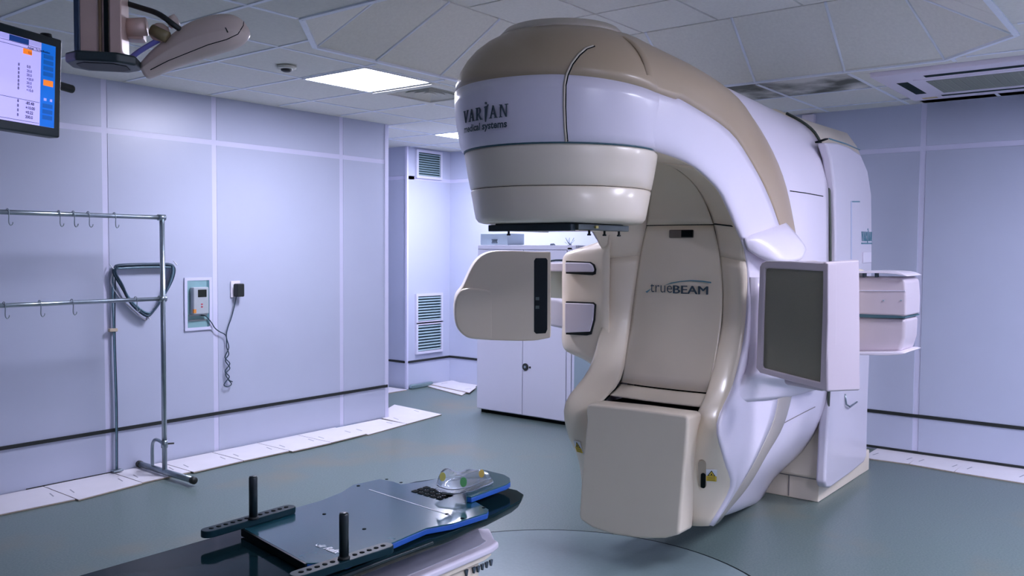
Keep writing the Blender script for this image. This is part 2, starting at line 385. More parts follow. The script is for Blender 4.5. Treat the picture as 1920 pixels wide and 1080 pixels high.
# ---- ceiling lamps --------------------------------------------------
LL = {(9, 11): 'bright square ceiling light left of the white machine head', (13, 13): 'smaller distant ceiling light over the corridor by the cabinet',
      (9, 3): 'square ceiling light over the right side of the room, nearest one', (12, 2): 'square ceiling light in the right rear corner beyond the air conditioner',
      (5, 1): 'square ceiling light behind the viewpoint, outside the photo'}
for (i, j) in sorted(lampcells):
    x0, x1, y0, y1 = XG[i], XG[i+1], YG[j], YG[j+1]
    t = thing('ceiling_light', LL[(i, j)], 'ceiling light', ((x0+x1)/2, (y0+y1)/2, Z), 'square ceiling light panels')
    box('diffuser', x0+.022, x1-.022, y0+.022, y1-.022, Z-.004, Z+.03, LAMPM, t)
    fr = [boxv(x0+.006, x1-.006, y0+.006, y0+.022, Z-.006, Z+.03), boxv(x0+.006, x1-.006, y1-.022, y1-.006, Z-.006, Z+.03),
          boxv(x0+.006, x0+.022, y0+.022, y1-.022, Z-.006, Z+.03), boxv(x1-.022, x1-.006, y0+.022, y1-.022, Z-.006, Z+.03)]
    joinmesh('frame', fr, WHITE, t)
# square air diffuser
x0, x1, y0, y1 = XG[10]+.01, XG[11]-.01, YG[11]-.37, YG[12]-.03
x0, x1, y0, y1 = 4.46, 5.02, 4.27, 4.80
t = thing('air_diffuser', 'square louvred air diffuser beside the bright ceiling light', 'vent', ((x0+x1)/2, (y0+y1)/2, Z))
def ring(x0, x1, y0, y1, wd, z0, z1):
    return [boxv(x0, x1, y0, y0+wd, z0, z1), boxv(x0, x1, y1-wd, y1, z0, z1), boxv(x0, x0+wd, y0+wd, y1-wd, z0, z1), boxv(x1-wd, x1, y0+wd, y1-wd, z0, z1)]
joinmesh('frame', ring(x0-.03, x1+.02, y0-.05, y1+.02, .07, Z-.012, Z+.01), TILEC, t)
for k in range(5):
    d = .05+.047*k
    if x1-x0-2*d < .06: break
    q = [Vector((x0+d, y0+d, Z)), Vector((x1-d, y0+d, Z)), Vector((x1-d, y1-d, Z)), Vector((x0+d, y1-d, Z))]
    e = .032; q2 = [Vector((x0+d+e, y0+d+e, Z+.028)), Vector((x1-d-e, y0+d+e, Z+.028)), Vector((x1-d-e, y1-d-e, Z+.028)), Vector((x0+d+e, y1-d-e, Z+.028))]
    vs = q+q2+[p+Vector((0, 0, .003)) for p in q+q2]
    fs = []
    for a in range(4):
        b_ = (a+1) % 4; fs += [(a, b_, 4+b_, 4+a), (8+a, 12+a, 12+b_, 8+b_), (a, 8+a, 8+b_, b_), (4+a, 4+b_, 12+b_, 12+a)]
    mesh('louvre_ring', vs, fs, TILEC, t)
box('duct', x0, x1, y0, y1, Z+.04, Z+.05, DUCT, t)
joinmesh('surround', [boxv(XG[10]+.004, x0-.03, YG[11]+.004, YG[12]-.004, Z+.004, Z+.016)], TILEC, ceil_o).name = 'ceiling_board'
# downlight / smoke detector
c = P(537, 124, 'z', Z)
t = thing('smoke_detector', 'small round white detector on the ceiling left of the bright lamp', 'detector', c)
revolve('base', [(.0, Z-.002), (.062, Z-.002), (.062, Z-.014), (.05, Z-.02), (0, Z-.02)], c.x, c.y, TILEC, t, 24)
revolve('sensor', [(.0, Z-.02), (.036, Z-.02), (.033, Z-.03), (.02, Z-.036), (0, Z-.036)], c.x, c.y, RUBBER, t, 20)
# cassette air conditioner
ax0, ax1, ay0, ay1 = 5.89, 7.0, .5, 1.715
t = thing('air_conditioner', 'white four-way ceiling cassette air conditioner with dark outlet slots', 'air conditioner', ((ax0+ax1)/2, (ay0+ay1)/2, Z))
box('frame', ax0, ax1, ay0, ay1, Z-.026, Z+.02, LILAC, t, .006)
ACD = mat('outlet_shade_black', (.006, .02, .02), .7, spec=.1)  # shade inside the deep outlets put into flush black slabs
def acs(x0, x1, y0, y1): box('outlet_slot', x0, x1, y0, y1, Z-.0272, Z-.02, ACD, t)
acs(ax0+.13, ax0+.20, ay0+.25, ay1-.29); acs(ax1-.17, ax1-.12, ay0+.25, ay1-.22); acs(ax0+.30, ax1-.30, ay1-.155, ay1-.085); acs(ax0+.30, ax1-.30, ay0+.10, ay0+.16)
box('intake_grille', ax0+.33, ax1-.27, ay0+.25, ay1-.26, Z-.0285, Z-.02, mat('filter_grey', (.22, .24, .20), .7, noise=.05, scale=120), t)
joinmesh('grille_frame', ring(ax0+.25, ax1-.21, ay0+.19, ay1-.20, .06, Z-.030, Z-.02), LILAC, t)
for k in range(14):
    yy = ay0+.28+k*(ay1-ay0-.58)/13
    box('grille_slat', ax0+.34, ax1-.28, yy-.003, yy+.003, Z-.0305, Z-.0285, mat('grille_slat_grey', (.25, .27, .22), .6), t)
box('amber_mark', ax1-.12, ax1-.06, ay1-.18, ay1-.08, Z-.0275, Z-.02, mat('amber_stain', (.60, .47, .25), .6, noise=.2), t)
# wire trunking by the right wall top
box('trunking', XR-.06, XR-.006, 2.56, 2.66, 2.35, Z-.01, LILAC, wr, .004)

# ---- wall vents ------------------------------------------------------
def wvent(px0, py0, px1, py1, lab, nsl):
    a = P(px0, py0, 'y', 7.03); b_ = P(px1, py1, 'y', 7.03); x0, x1 = a.x, b_.x; z1, z0 = a.z, b_.z
    t = thing('wall_vent', lab, 'vent', ((x0+x1)/2, 7.03, z0), 'louvred vents on the corridor pillar')
    f = .03
    joinmesh('frame', [boxv(x0-f, x1+f, 7.018, 7.045, z1, z1+f), boxv(x0-f, x1+f, 7.018, 7.045, z0-f, z0), boxv(x0-f, x0, 7.018, 7.045, z0, z1), boxv(x1, x1+f, 7.018, 7.045, z0, z1)], CABW, t)
    box('duct', x0, x1, 7.038, 7.044, z0, z1, DUCT, t)
    for k in range(nsl):
        zz = z0+(z1-z0)*(k+.5)/nsl; h = (z1-z0)/nsl*.42
        obox('slat', (x0, 7.016, zz-h*.6), (x1-x0, 0, 0), (0, .018, h), (0, .003, -.005), LOUV, t)
wvent(784, 285, 825, 333, 'upper louvred wall vent near the corridor ceiling', 10)
wvent(783, 556, 826, 599, 'middle louvred wall vent, upper of the low pair', 9)
wvent(783, 610, 826, 654, 'lowest louvred wall vent just above the black strip', 9)
# ---- loose white floor-edge tiles -------------------------------------
def ftile(p4, z, lab, group='loose white skirting tiles'):
    pts = [(q[0], q[1], z) for q in p4]
    t = thing('skirting_tile', lab, 'tile', (sum(q[0] for q in p4)/4, sum(q[1] for q in p4)/4, 0), group)
    prism('core', pts, (0, 0, .007), CERB, t)
    prism('glaze', [(q[0], q[1], z+.007) for q in p4], (0, 0, .003), CERAM, t)
    c0 = Vector(pts[0]).lerp(Vector(pts[3]), .45); c1 = Vector(pts[1]).lerp(Vector(pts[2]), .45)
    for k, f in enumerate((.12, .86)):
        c = c0.lerp(c1, f); d = (Vector(pts[3])-Vector(pts[0])).normalized()*.045; s = (Vector(pts[1])-Vector(pts[0])).normalized()
        prism('slot_mark', [c-d-s*.004+Vector((0, 0, .0102)), c-d+s*.004+Vector((0, 0, .0102)), c+d+s*.02+Vector((0, 0, .0102)), c+d+s*.012+Vector((0, 0, .0102))], (0, 0, .0006), mat('tile_slot_grey', (.30, .30, .34), .6), t)
    return t
fr_px = [(-160, 1000), (-2, 966), (145, 937), (268, 906), (362, 886), (458, 865), (546, 847), (622, 831), (690, 815)]
xs = []
for q in fr_px: xs.append(P(*q, 'z', .01))
pos = ['leftmost, cut by the photo edge', 'second from the left edge', 'third from the left, left of the rack foot', 'fourth from the left, under the rack foot', 'just right of the rack foot',
       'second to the right of the rack foot', 'third to the right of the rack foot', 'fourth to the right of the rack foot']
for k in range(len(xs)-1):
    a, b_ = xs[k], xs[k+1]; jit = (.0, .012, -.008, .015, 0, .01, -.01, .006)[k]
    ftile([(a.x+.004, a.y+jit), (b_.x-.003, b_.y+jit+.012), (b_.x-.003, YL-.016), (a.x+.004, YL-.016)], .001+.0008*k, 'white tile laid on the floor along the left wall, '+pos[k])
a, b_, c = P(690, 815, 'z', .01), P(762, 795, 'z', .01), P(828, 777, 'z', .01)
ftile([(a.x+.006, a.y), (b_.x, b_.y), (b_.x, YL-.016), (a.x+.006, YL-.016)], .001, 'white tile laid on the floor along the left wall, last before the wall corner')
d = P(733, 760, 'z', .01)
ftile([(b_.x+.008, b_.y+.0), (c.x, c.y), (d.x+.05, d.y), (b_.x+.06, YL+.12)], .0015, 'white tile jutting past the end corner of the left wall')
# corridor tiles
ftile([(6.5, 6.98), (6.93, 6.98), (6.93, 7.9), (6.5, 7.9)], .001, 'white tile on the floor left of the corridor pillar')
ftile([tuple(P(807, 722, 'z', .01))[:2], tuple(P(880, 738, 'z', .01))[:2], tuple(P(893, 728, 'z', .01))[:2], tuple(P(848, 715, 'z', .01))[:2]], .013, 'tilted white tile lying on top of another by the corridor corner')
ftile([tuple(P(802, 724, 'z', .01))[:2], tuple(P(866, 741, 'z', .01))[:2], tuple(P(896, 722, 'z', .01))[:2], tuple(P(850, 711, 'z', .01))[:2]], .001, 'white tile underneath the tilted one by the corridor corner')
# right wall tiles
rp = [(1617, 860), (1705, 872), (1790, 887), (1925, 909), (2080, 936)]
rq = [P(*q, 'z', .0) for q in rp]
rl = ['nearest the machine', 'second from the machine', 'third from the machine, at the photo edge', 'out at the far right']
for k in range(4):
    a, b_ = rq[k], rq[k+1]; xx = 7.0
    ftile([(a.x, a.y+.0), (b_.x, b_.y+.006), (XR-.016, b_.y+.006-.01), (XR-.016, a.y)], .001, 'white tile laid along the foot of the right wall, '+rl[k])
    if k == 3: break

# ---- turntable ---------------------------------------------------------
YC = 2.235; XC = 3.17
tt = thing('couch_turntable', 'round floor plate under the treatment couch with a dark rim', 'turntable', (XC, YC, 0))
revolve('rim', [(0, .001), (1.02, .001), (1.03, .003), (1.03, .0045), (0, .0045)], XC-.0, YC, GAP, tt, 96)
revolve('plate', [(0, .0045), (1.012, .0045), (1.016, .0058), (1.012, .007), (0, .007)], XC-.0, YC, mat('turntable_vinyl', (.21, .28, .28), .32, noise=.06, scale=70), tt, 96)

# ================================================================== LINEAR ACCELERATOR
M = thing('radiotherapy_machine', 'large white and tan radiotherapy linear accelerator with overhanging treatment head', 'medical machine', (4.8, YC, 0))
# head: collar and caps -----
cap_prof = [(.30, 2.022), (.425, 2.022), (.438, 2.03), (.447, 2.06), (.462, 2.15), (.4685, 2.23), (.469, 2.28)]
dome_prof = [(.469, 2.28), (.463, 2.32), (.447, 2.365), (.42, 2.41), (.385, 2.45), (.34, 2.485), (.285, 2.515)]
crown_prof = [(.285, 2.515), (.272, 2.53), (.25, 2.553), (.20, 2.565), (.1, 2.572), (0, 2.574)]
hc_ = revolve('head_cover', cap_prof, XC, YC, LILAC, M, 96)
hd_ = revolve('head_shoulder', dome_prof, XC, YC, TAN, M, 96)
for o_, fz_ in ((hc_, lambda z: (z-2.022)/.258), (hd_, lambda z: (2.515-z)/.235)):
    for v in o_.data.vertices:
        t_ = max(0, min(1, (v.co.x-(XC-.40))/.40)); v.co.z -= .036*t_*max(0, min(1, fz_(v.co.z)))
revolve('head_crown', crown_prof, XC, YC, PALE, M, 64)
revolve('upper_collar', [(.36, 1.858), (.392, 1.858), (.3985, 1.863), (.408, 1.91), (.418, 1.97), (.425, 2.01), (.42, 2.0215), (.2, 2.0215)], XC, YC, CREAM, M, 96)
revolve('lower_collar', [(.1, 1.712), (.34, 1.712), (.362, 1.718), (.374, 1.733), (.379, 1.755), (.3965, 1.850), (.392, 1.8555), (.2, 1.8555)], XC, YC, CREAM, M, 96)
revolve('collar_seam', [(.2, 1.852), (.389, 1.852), (.389, 1.861), (.2, 1.861)], XC, YC, GAP, M, 72)
revolve('collar_seam', [(.2, 2.018), (.429, 2.019), (.429, 2.0255), (.2, 2.0255)], XC, YC, mat('seam_teal', (.05, .12, .15), .5), M, 72)
# arm stations
def Y(px, py, y): return P(px, py, 'y', y)
hp = [(.4302, 2.024), (.447, 2.06), (.462, 2.15), (.469, 2.28), (.447, 2.365), (.385, 2.45), (.285, 2.515)]
def hs(x): return Vector((x, YC-.424, 2.024)), Vector((x, YC-.468, 2.28)), Vector((x, YC-.285, 2.515))
SY = YC-.469
st_px = [
 ((1300, 308, SY+.03), (1280, 190, SY), (1300, 133, 1.94)),
 ((1345, 350, SY+.03), (1365, 246, SY), (1375, 183, 1.92)),
 ((1366, 388, SY+.03), (1410, 310, SY), (1425, 245, 1.86)),
 ((1382, 425, SY+.035), (1440, 370, SY), (1466, 330, 1.83)),
 ((1393, 448, 1.80), (1462, 430, SY+.005), (1488, 425, 1.80)),
 ((1402, 490, 1.81), (1470, 490, 1.77), (1496, 490, 1.80)),
 ((1404, 560, 1.80), (1475, 560, 1.77), (1500, 560, 1.80)),
 ((1397, 640, 1.80), (1475, 640, 1.77), (1500, 640, 1.80)),
 ((1378, 722, 1.80), (1460, 725, 1.77), (1487, 722, 1.80)),
 ((1349, 795, 1.785), (1449, 785, 1.765), (1468, 795, 1.79)),
 ((1361, 860, 1.77), (1418, 855, 1.765), (1436, 852, 1.80)),
 ((1372, 912, 1.78), (1384, 913, 1.80), (1402, 910, 1.83)),
 ((1332, 985, 1.86), (1338, 984, 1.87), (1354, 968, 1.92))]
ST = [(Vector((XC-.05, YC-.415, 2.026)), Vector((XC-.05, YC-.459, 2.248)), Vector((XC-.05, YC-.278, 2.510))), (Vector((3.32, YC-.424, 2.024)), Vector((3.32, YC-.468, 2.238)), Vector((3.32, YC-.285, 2.515)))]+[tuple(Y(*q) for q in row) for row in st_px]
side = []
A_px = [None, None, (1224, 300, 3.98), (1262, 311, 4.08), (1296, 336, 4.19), (1321, 372, 4.26), (1340, 420, 4.30), (1352, 480, 4.30), (1357.5, 555, 4.29), (1352, 630, 4.25), (1329, 730, 4.14), (1310, 775, 4.0)]
A = []
for k in range(len(ST)):
    B = ST[k][0]
    if k < 2: A.append(Vector((B.x, YC, 2.02)))
    elif k < len(A_px): A.append(P(A_px[k][0], A_px[k][1], 'x', A_px[k][2]))
    else: A.append(P({12: 1297, 13: 1295, 14: 1299}[k], {12: 860, 13: 920, 14: 985}[k], 'x', {12: 3.90, 13: 3.91, 14: 3.95}[k]))
A[11] = P(1304, 790, 'x', 3.95)
# side panel (white) between B and C
rows = []
for k, (B, C_, D) in enumerate(ST):
    mid = B.lerp(C_, .5); out = Vector((0, -.012 if k < 9 else -.004, 0))
    inn = (A[k]-B).normalized()*.012
    if k < 2: rows.append([Vector((B.x, YC-r_, z_)) for r_, z_ in ((.40, 2.024), (.424, 2.0235), (.4465, 2.06), (.462, 2.14), (.468, C_.z))]) if k else rows.append([Vector((B.x, YC-r_+.010, z_)) for r_, z_ in ((.40, 2.026), (.424, 2.026), (.4465, 2.062), (.462, 2.14), (.468, C_.z))])
    else: rows.append([B+inn+Vector((0, .004, 0)), B, B.lerp(C_, .15)+Vector((0, -.008, 0)), mid+out*.6, C_])
def half(name, rows, m, nu=4, nv=4, thick=.006, join=False):
    a = surf(name, rows, nu, nv, m, M, thick=thick)
    if not join:
        return a, surf(name, [[Vector((p.x, 2*YC-p.y, p.z)) for p in r_] for r_ in rows], nu, nv, m, M, thick=thick)
    both_ = [list(r_)+[Vector((p.x, 2*YC-p.y, p.z)) for p in reversed(r_[:-1])] if abs(r_[-1].y-YC) < 1e-4 else [Vector((p.x, 2*YC-p.y, p.z)) for p in reversed(r_[1:])]+list(r_) for r_ in rows]
    bpy.data.objects.remove(a); return surf(name, both_, nu, nv, m, M, thick=thick)
UPR = 7; 
SIDE = half('arm_side_cover', rows[:UPR], LILAC)+half('lower_side_cover', rows[UPR-1:], LILAC)
# tan band between C and D
rows = []
for k, (B, C_, D) in enumerate(ST):
    if k < 2:
        x = B.x; rows.append([Vector((x, YC-r_, z_)) for r_, z_ in ((.469-.011*(k == 0), C_.z), (.449-.011*(k == 0), 2.355), (.387-.011*(k == 0), 2.446), (.285-.010*(k == 0), 2.514-.006*(k == 0)))])
    else:
        n = (C_-B).cross(ST[min(k+1, len(ST)-1)][1]-ST[k-1][1]).normalized()
        d = D-C_; bul = Vector((0, -1, 0))*(.055 if k == 2 else .04 if k == 3 else .02 if k < 6 else .006)
        if k < 5: bul = bul+Vector((0, 0, .035 if k < 4 else .02))
        rows.append([C_, C_+d*.33+bul*.9, C_+d*.68+bul*.9, D])
half('tan_band', rows[:UPR+1], TAN)
half('lower_band', rows[UPR:], mat('light_tan_enamel', (.46, .41, .36), .36, noise=.02, scale=4, coat=.2))
# pale top strip
rows = []
for k, (B, C_, D) in enumerate(ST):
    if k == 0 or k == 1: zc = 2.574; xc = D.x
    else:
        zc = [2.575, 2.57, 2.56, 2.54, 2.45, 2.2, 1.8, 1.5, 1.2, .9, .6, .3, .15][k-2]; xc = [3.95, 4.35, 4.7, 4.95, 5.05, 5.05, 5.05, 5.05, 5.05, 5.0, 5.0, 5.0, 4.9][k-2]
    e = Vector((xc, YC, max(zc, D.z+.03 if k < 6 else zc))); rows.append([D, D.lerp(e, .3)+Vector((0, 0, .02 if k < 6 else 0)), D.lerp(e, .65)+Vector((0, 0, .012 if k < 6 else 0)), e])
half('top_cover', rows[:9], PALE, join=True)
# inner faces: from A (face seam) to B
rows = []
for k, (B, C_, D) in enumerate(ST):
    a = A[k]; inn = (a-B)
    if k < 7: r_ = [a, a.lerp(B, .45)+Vector((.0, 0, 0)), a.lerp(B, .85)+Vector((0, 0, -.004)), B+Vector((0, .008, 0))]
    elif k < 11: r_ = [a, a.lerp(B, .4)+Vector((-.03, 0, 0)), a.lerp(B, .8)+Vector((-.03, 0, 0)), B+Vector((0, .008, 0))]
    else: r_ = [a, a.lerp(B, .4)+Vector((-.012, 0, 0)), a.lerp(B, .8)+Vector((-.012, 0, 0)), B+Vector((0, .006, 0))]
    rows.append(r_)
half('arm_underside', rows[:3], CREAM, join=True); UND = half('arm_underside', rows[2:8], CREAM)
RING = half('front_ring_cover', rows[7:], CREAM)
for s in (1, -1):
    pt = cr([A[k]+Vector((-.003, -.0, 0)) for k in range(3, 12)], 4); 
    if s < 0: pt = [Vector((p.x, 2*YC-p.y, p.z)) for p in pt]
    tube('face_seam', pt, .004, GAP, M, 6)
# arm seams
def seamline(pts, y=None, r=.0035, m=GAP): return tube('seam', pts, r, m, M, 6)
HEAD = [o for o in M.children if o.name.split('.')[0] in ('head_cover', 'head_shoulder', 'head_crown')]
hsx = [(1062, 270), (1059, 240), (1057.5, 200), (1058, 160), (1062, 140), (1071, 120), (1084, 103), (1098, 91), (1112, 86)]
seam_on(HEAD, hsx, .005, PALE, M, off=.001); seam_on(HEAD, [(a_+3, b2_+.8) for a_, b2_ in hsx], .0032, GAP, M, off=.0005)
seamline([A[6]+Vector((-.006, 0, 0)), A[6].lerp(ST[5][0], .5)+Vector((-.01, 0, 0)), ST[5][0]+Vector((0, .0, 0))])
# central face cover -------------------------------------------------
Ain = [Vector((a.x-.0, a.y+.006, a.z)) for a in A]
def facerow(k, f=0, wf=1.0):
    a = Ain[k]
    return [Vector((a.x, a.y+(YC-a.y)*t*1.0 if t <= 1 else 2*YC-a.y-(YC-a.y)*(2-t), a.z)) + Vector((-.02*math.sin(math.pi*t/2), 0, 0)) for t in (0, .25, .6, 1, 1.4, 1.75, 2)]
surf('upper_face_cover', [facerow(2), facerow(3), facerow(4), facerow(5), facerow(6)], 4, 4, CREAM, M)
fz = [facerow(k) for k in (6, 7, 8, 9)]; fz[0] = [p-Vector((0, 0, .006)) for p in fz[0]]
sl = [Vector((4.15-.0, 0, 0))]
def zrow(py_l, py_r, x, pxl, pxr):
    a = P(pxl, py_l, 'x', x); b_ = P(pxr, py_r, 'x', x); h = (abs(a.y-b_.y))/2
    return [Vector((x-.02*math.sin(math.pi*t/2), YC-h+h*t, (a.z+b_.z)/2)) for t in (0, .25, .6, 1, 1.4, 1.75, 2)]
fz.append(zrow(715, 738, 4.15, 1160, 1326))
surf('face_cover', fz, 4, 5, CREAM, M)
lowf = [zrow(719, 742, 4.147, 1159, 1325), zrow(729, 752, 4.10, 1150, 1318), zrow(741, 764, 4.04, 1140, 1309)]
surf('lower_face_cover', lowf, 4, 4, CREAM, M)
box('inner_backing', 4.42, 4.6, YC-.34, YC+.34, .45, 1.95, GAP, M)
box('bay_shade_box', 4.0, 4.3, YC-.30, YC+.30, .30, .765, mat('bay_shade_green', (.03, .05, .04), .6, noise=.1), M)  # dark box added for the shade in the recess behind the housing
for yy in (-.14, .06, .24):
    box('bay_rib', 3.97, 4.0, YC+yy, YC+yy+.025, .2, .72, GAP, M)
# handle recess in face
a = P(1256, 431, 'x', 4.275); b_ = P(1300, 446, 'x', 4.275)
box('handle_recess', 4.262, 4.30, b_.y, a.y, b_.z, a.z, mat('recess_brown', (.16, .13, .11), .5), M, .006)
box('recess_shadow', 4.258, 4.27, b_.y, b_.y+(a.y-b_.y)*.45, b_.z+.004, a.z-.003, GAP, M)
# logo on the face
def facemap(u, v): return Vector((4.262, lo.y-u, lo.z+v))
lo = P(1219, 547.5, 'x', 4.262); wl1 = (P(1260, 548, 'x', 4.262)-lo).length
textmesh('logo_text', 'true', .088, INK, lambda u, v: facemap(u, v), M, bold=-.0006, width=wl1)
lo = P(1261.5, 549.5, 'x', 4.262); wl2 = (P(1327.5, 550, 'x', 4.262)-lo).length
for du_ in (0, .002, .0045): textmesh('logo_text', 'BEAM', .062, INK, lambda u, v: facemap(u+du_, v)+Vector((-du_*.1, 0, 0)), M, width=wl2-.003)
for du_ in (.0015,): textmesh('logo_text', 'BEAM', .064, INK, lambda u, v: facemap(u+du_, v-.001)+Vector((-.0006, 0, 0)), M, width=wl2-.003)
sw = [P(x_, y_, 'x', 4.262) for x_, y_ in ((1246, 535), (1258, 530), (1275, 527), (1295, 525), (1315, 526), (1333, 528.5), (1333, 531), (1315, 528.5), (1295, 527), (1275, 528.5), (1260, 531.5))]
mesh('logo_swoosh', sw+[p+Vector((.003, 0, 0)) for p in sw], [tuple(range(11)), tuple(range(21, 10, -1))]+[(i, (i+1) % 11, 11+(i+1) % 11, 11+i) for i in range(11)], TEALINK, M)
sw = [P(x_, y_, 'x', 4.262) for x_, y_ in ((1210, 547), (1221, 541), (1217, 545), (1213, 549))]
prism('logo_swoosh', sw, (.003, 0, 0), TEALINK, M)
# lettering: serif letters as strokes, unit height 1
LET = {
 'V': [[(0, 1), (.16, 1), (.42, 0), (.34, 0)], [(.66, 1), (.74, 1), (.42, 0), (.36, 0)], [(-.06, .95), (.24, .95), (.24, 1), (-.06, 1)], [(.56, .95), (.82, .95), (.82, 1), (.56, 1)]],
 'A': [[(.30, 1), (.40, 1), (.74, 0), (.58, 0)], [(.32, .95), (.38, .95), (.14, 0), (.06, 0)], [(.16, .3), (.56, .3), (.56, .36), (.16, .36)], [(-.04, 0), (.22, 0), (.22, .05), (-.04, .05)], [(.5, 0), (.82, 0), (.82, .05), (.5, .05)]],
 'R': [[(.1, 0), (.24, 0), (.24, 1), (.1, 1)], [(.24, .94), (.48, .94), (.5, 1), (.24, 1)], [(.24, .46), (.46, .46), (.46, .52), (.24, .52)], [(.46, .46), (.62, .62), (.62, .86), (.48, 1), (.46, .93), (.5, .84), (.5, .62), (.44, .53)], [(.30, .48), (.42, .48), (.78, 0), (.62, 0)], [(0, 0), (.34, 0), (.34, .05), (0, .05)], [(0, .95), (.2, .95), (.2, 1), (0, 1)], [(.6, 0), (.86, 0), (.86, .05), (.6, .05)]],
 'N': [[(.1, 0), (.17, 0), (.17, 1), (.1, 1)], [(.1, 1), (.24, 1), (.72, 0), (.62, 0)], [(.65, 0), (.72, 0), (.72, 1), (.65, 1)], [(0, 0), (.28, 0), (.28, .05), (0, .05)], [(0, .95), (.2, .95), (.2, 1), (0, 1)], [(.54, .95), (.84, .95), (.84, 1), (.54, 1)]],
 'I': [[(.02, .95), (.12, 1.02), (.34, 1.02), (.44, 1.16), (.47, 1.1), (.38, .9), (.28, .3), (.2, -.22), (.14, -.22), (.1, .3), (.1, .85)], [(.2+.1*math.cos(k*math.pi/4), 1.26+.1*math.sin(k*math.pi/4)) for k in range(8)]]}
def serif(parent, m, mapf, height, sp=.14):
    u = 0; ps = []
    for ch, wd in (('V', .76), ('A', .78), ('R', .86), ('I', .42), ('A', .78), ('N', .84)):
        for poly in LET[ch]:
            n = len(poly); f0 = [mapf((u+p[0])*height, p[1]*height, .002) for p in poly]; f1 = [mapf((u+p[0])*height, p[1]*height, -.002) for p in poly]
            ps.append((f0+f1, [tuple(range(n)), tuple(range(2*n-1, n-1, -1))]+[(i, (i+1) % n, n+(i+1) % n, n+i) for i in range(n)]))
        u += wd+sp
    joinmesh('logo_lettering', ps, m, parent); return u*height
def capmap(u, v, d=.002):
    a = AZ0+u/.468; return Vector((XC+(.4665+d)*math.cos(a), YC+(.4665+d)*math.sin(a), ZB+v))
def hit(px, py, R):
    d = FW+RT*((px-960)/F)-UP*((py-540)/F); ox, oy = CAMP.x-XC, CAMP.y-YC; a = d.x**2+d.y**2; b2 = ox*d.x+oy*d.y; c_ = ox*ox+oy*oy-R*R
    t = (-b2-math.sqrt(max(0, b2*b2-a*c_)))/a; p = CAMP+d*t; return math.atan2(p.y-YC, p.x-XC) % (2*math.pi), p.z
a_l, z_l = hit(869, 230, .4685); a_r, z_r = hit(952, 220, .4685); AZ0 = a_l; ZB = (z_l+z_r)/2-.0
tot = (a_r-a_l)*.468
HL = tot/(.76+.78+.86+.42+.78+.84+5*.2)
serif(M, INK, capmap, HL*1.0, .2)
ZB2 = ZB-.040
textmesh('logo_text', 'medical systems', .040, INK, lambda u, v: (lambda a: Vector((XC+.4668*math.cos(a), YC+.4668*math.sin(a), ZB2+v)))(AZ0+.008+u/.468), M, bold=.0012, width=tot*.97)
# bench parts beneath the collimator
cz = 1.712
box('accessory_mount', XC-.21, XC+.21, YC-.2, YC+.2, cz-.014, cz+.002, mat('mount_dark_steel', (.05, .08, .08), .4, metal=.5), M, .003)
box('accessory_rail', XC-.235, XC-.20, YC-.22, YC+.22, cz-.034, cz-.006, mat('rail_black', (.015, .03, .035), .4), M, .003)
box('accessory_rail', XC-.2, XC+.2, YC-.235, YC-.205, cz-.030, cz-.004, mat('rail_grey', (.13, .15, .13), .35, metal=.6), M, .003)
box('accessory_rail', XC-.2, XC+.2, YC+.205, YC+.235, cz-.030, cz-.004, mat('rail_black', (.015, .03, .035), .4), M, .003)
box('accessory_tray', XC-.2, XC+.1, YC-.2, YC+.2, cz-.030, cz-.022, mat('tray_acrylic', (.10, .16, .19), .2), M, .002)
for dx, dy in ((-.215, .12), (-.1, -.22), (.02, -.22), (.13, -.225)):
    revolve('latch_knob', [(0, cz-.052), (.008, cz-.052), (.009, cz-.046), (.005, cz-.044), (.005, cz-.03), (0, cz-.03)], XC+dx, YC+dy, RUBBER, M, 12)
box('release_button', XC-.08, XC-.06, YC-.242, YC-.232, cz-.022, cz-.01, mat('brass_screw', (.6, .5, .15), .3, metal=.8), M, .002)
# portal imager box below (housing) -----------------------------------
fx_ = 3.79
pl = [(1100, 790), (1098, 765), (1104, 757), (1190, 766), (1282, 778), (1290, 782), (1290, 800), (1285, 860), (1276, 960), (1273, 1003), (1245, 1010), (1200, 1010), (1150, 1003), (1110, 990), (1087, 975), (1085, 965), (1091, 870)]
pts = [P(a_, b2_, 'x', fx_) for a_, b2_ in pl]
me_ = sum((p.y for p in pts), 0)/len(pts)
o = prism('imager_housing', pts, (.15, 0, .0), CREAM, M, .035, 4)
for k in range(len(pts)):       # lean the back upward so the top slopes to the bay
    if pts[k].z > .6: o.data.vertices[len(pts)+k].co.z += .0
box('imager_mount', 3.9, 4.05, YC-.22, YC+.22, .25, .62, GAP, M)
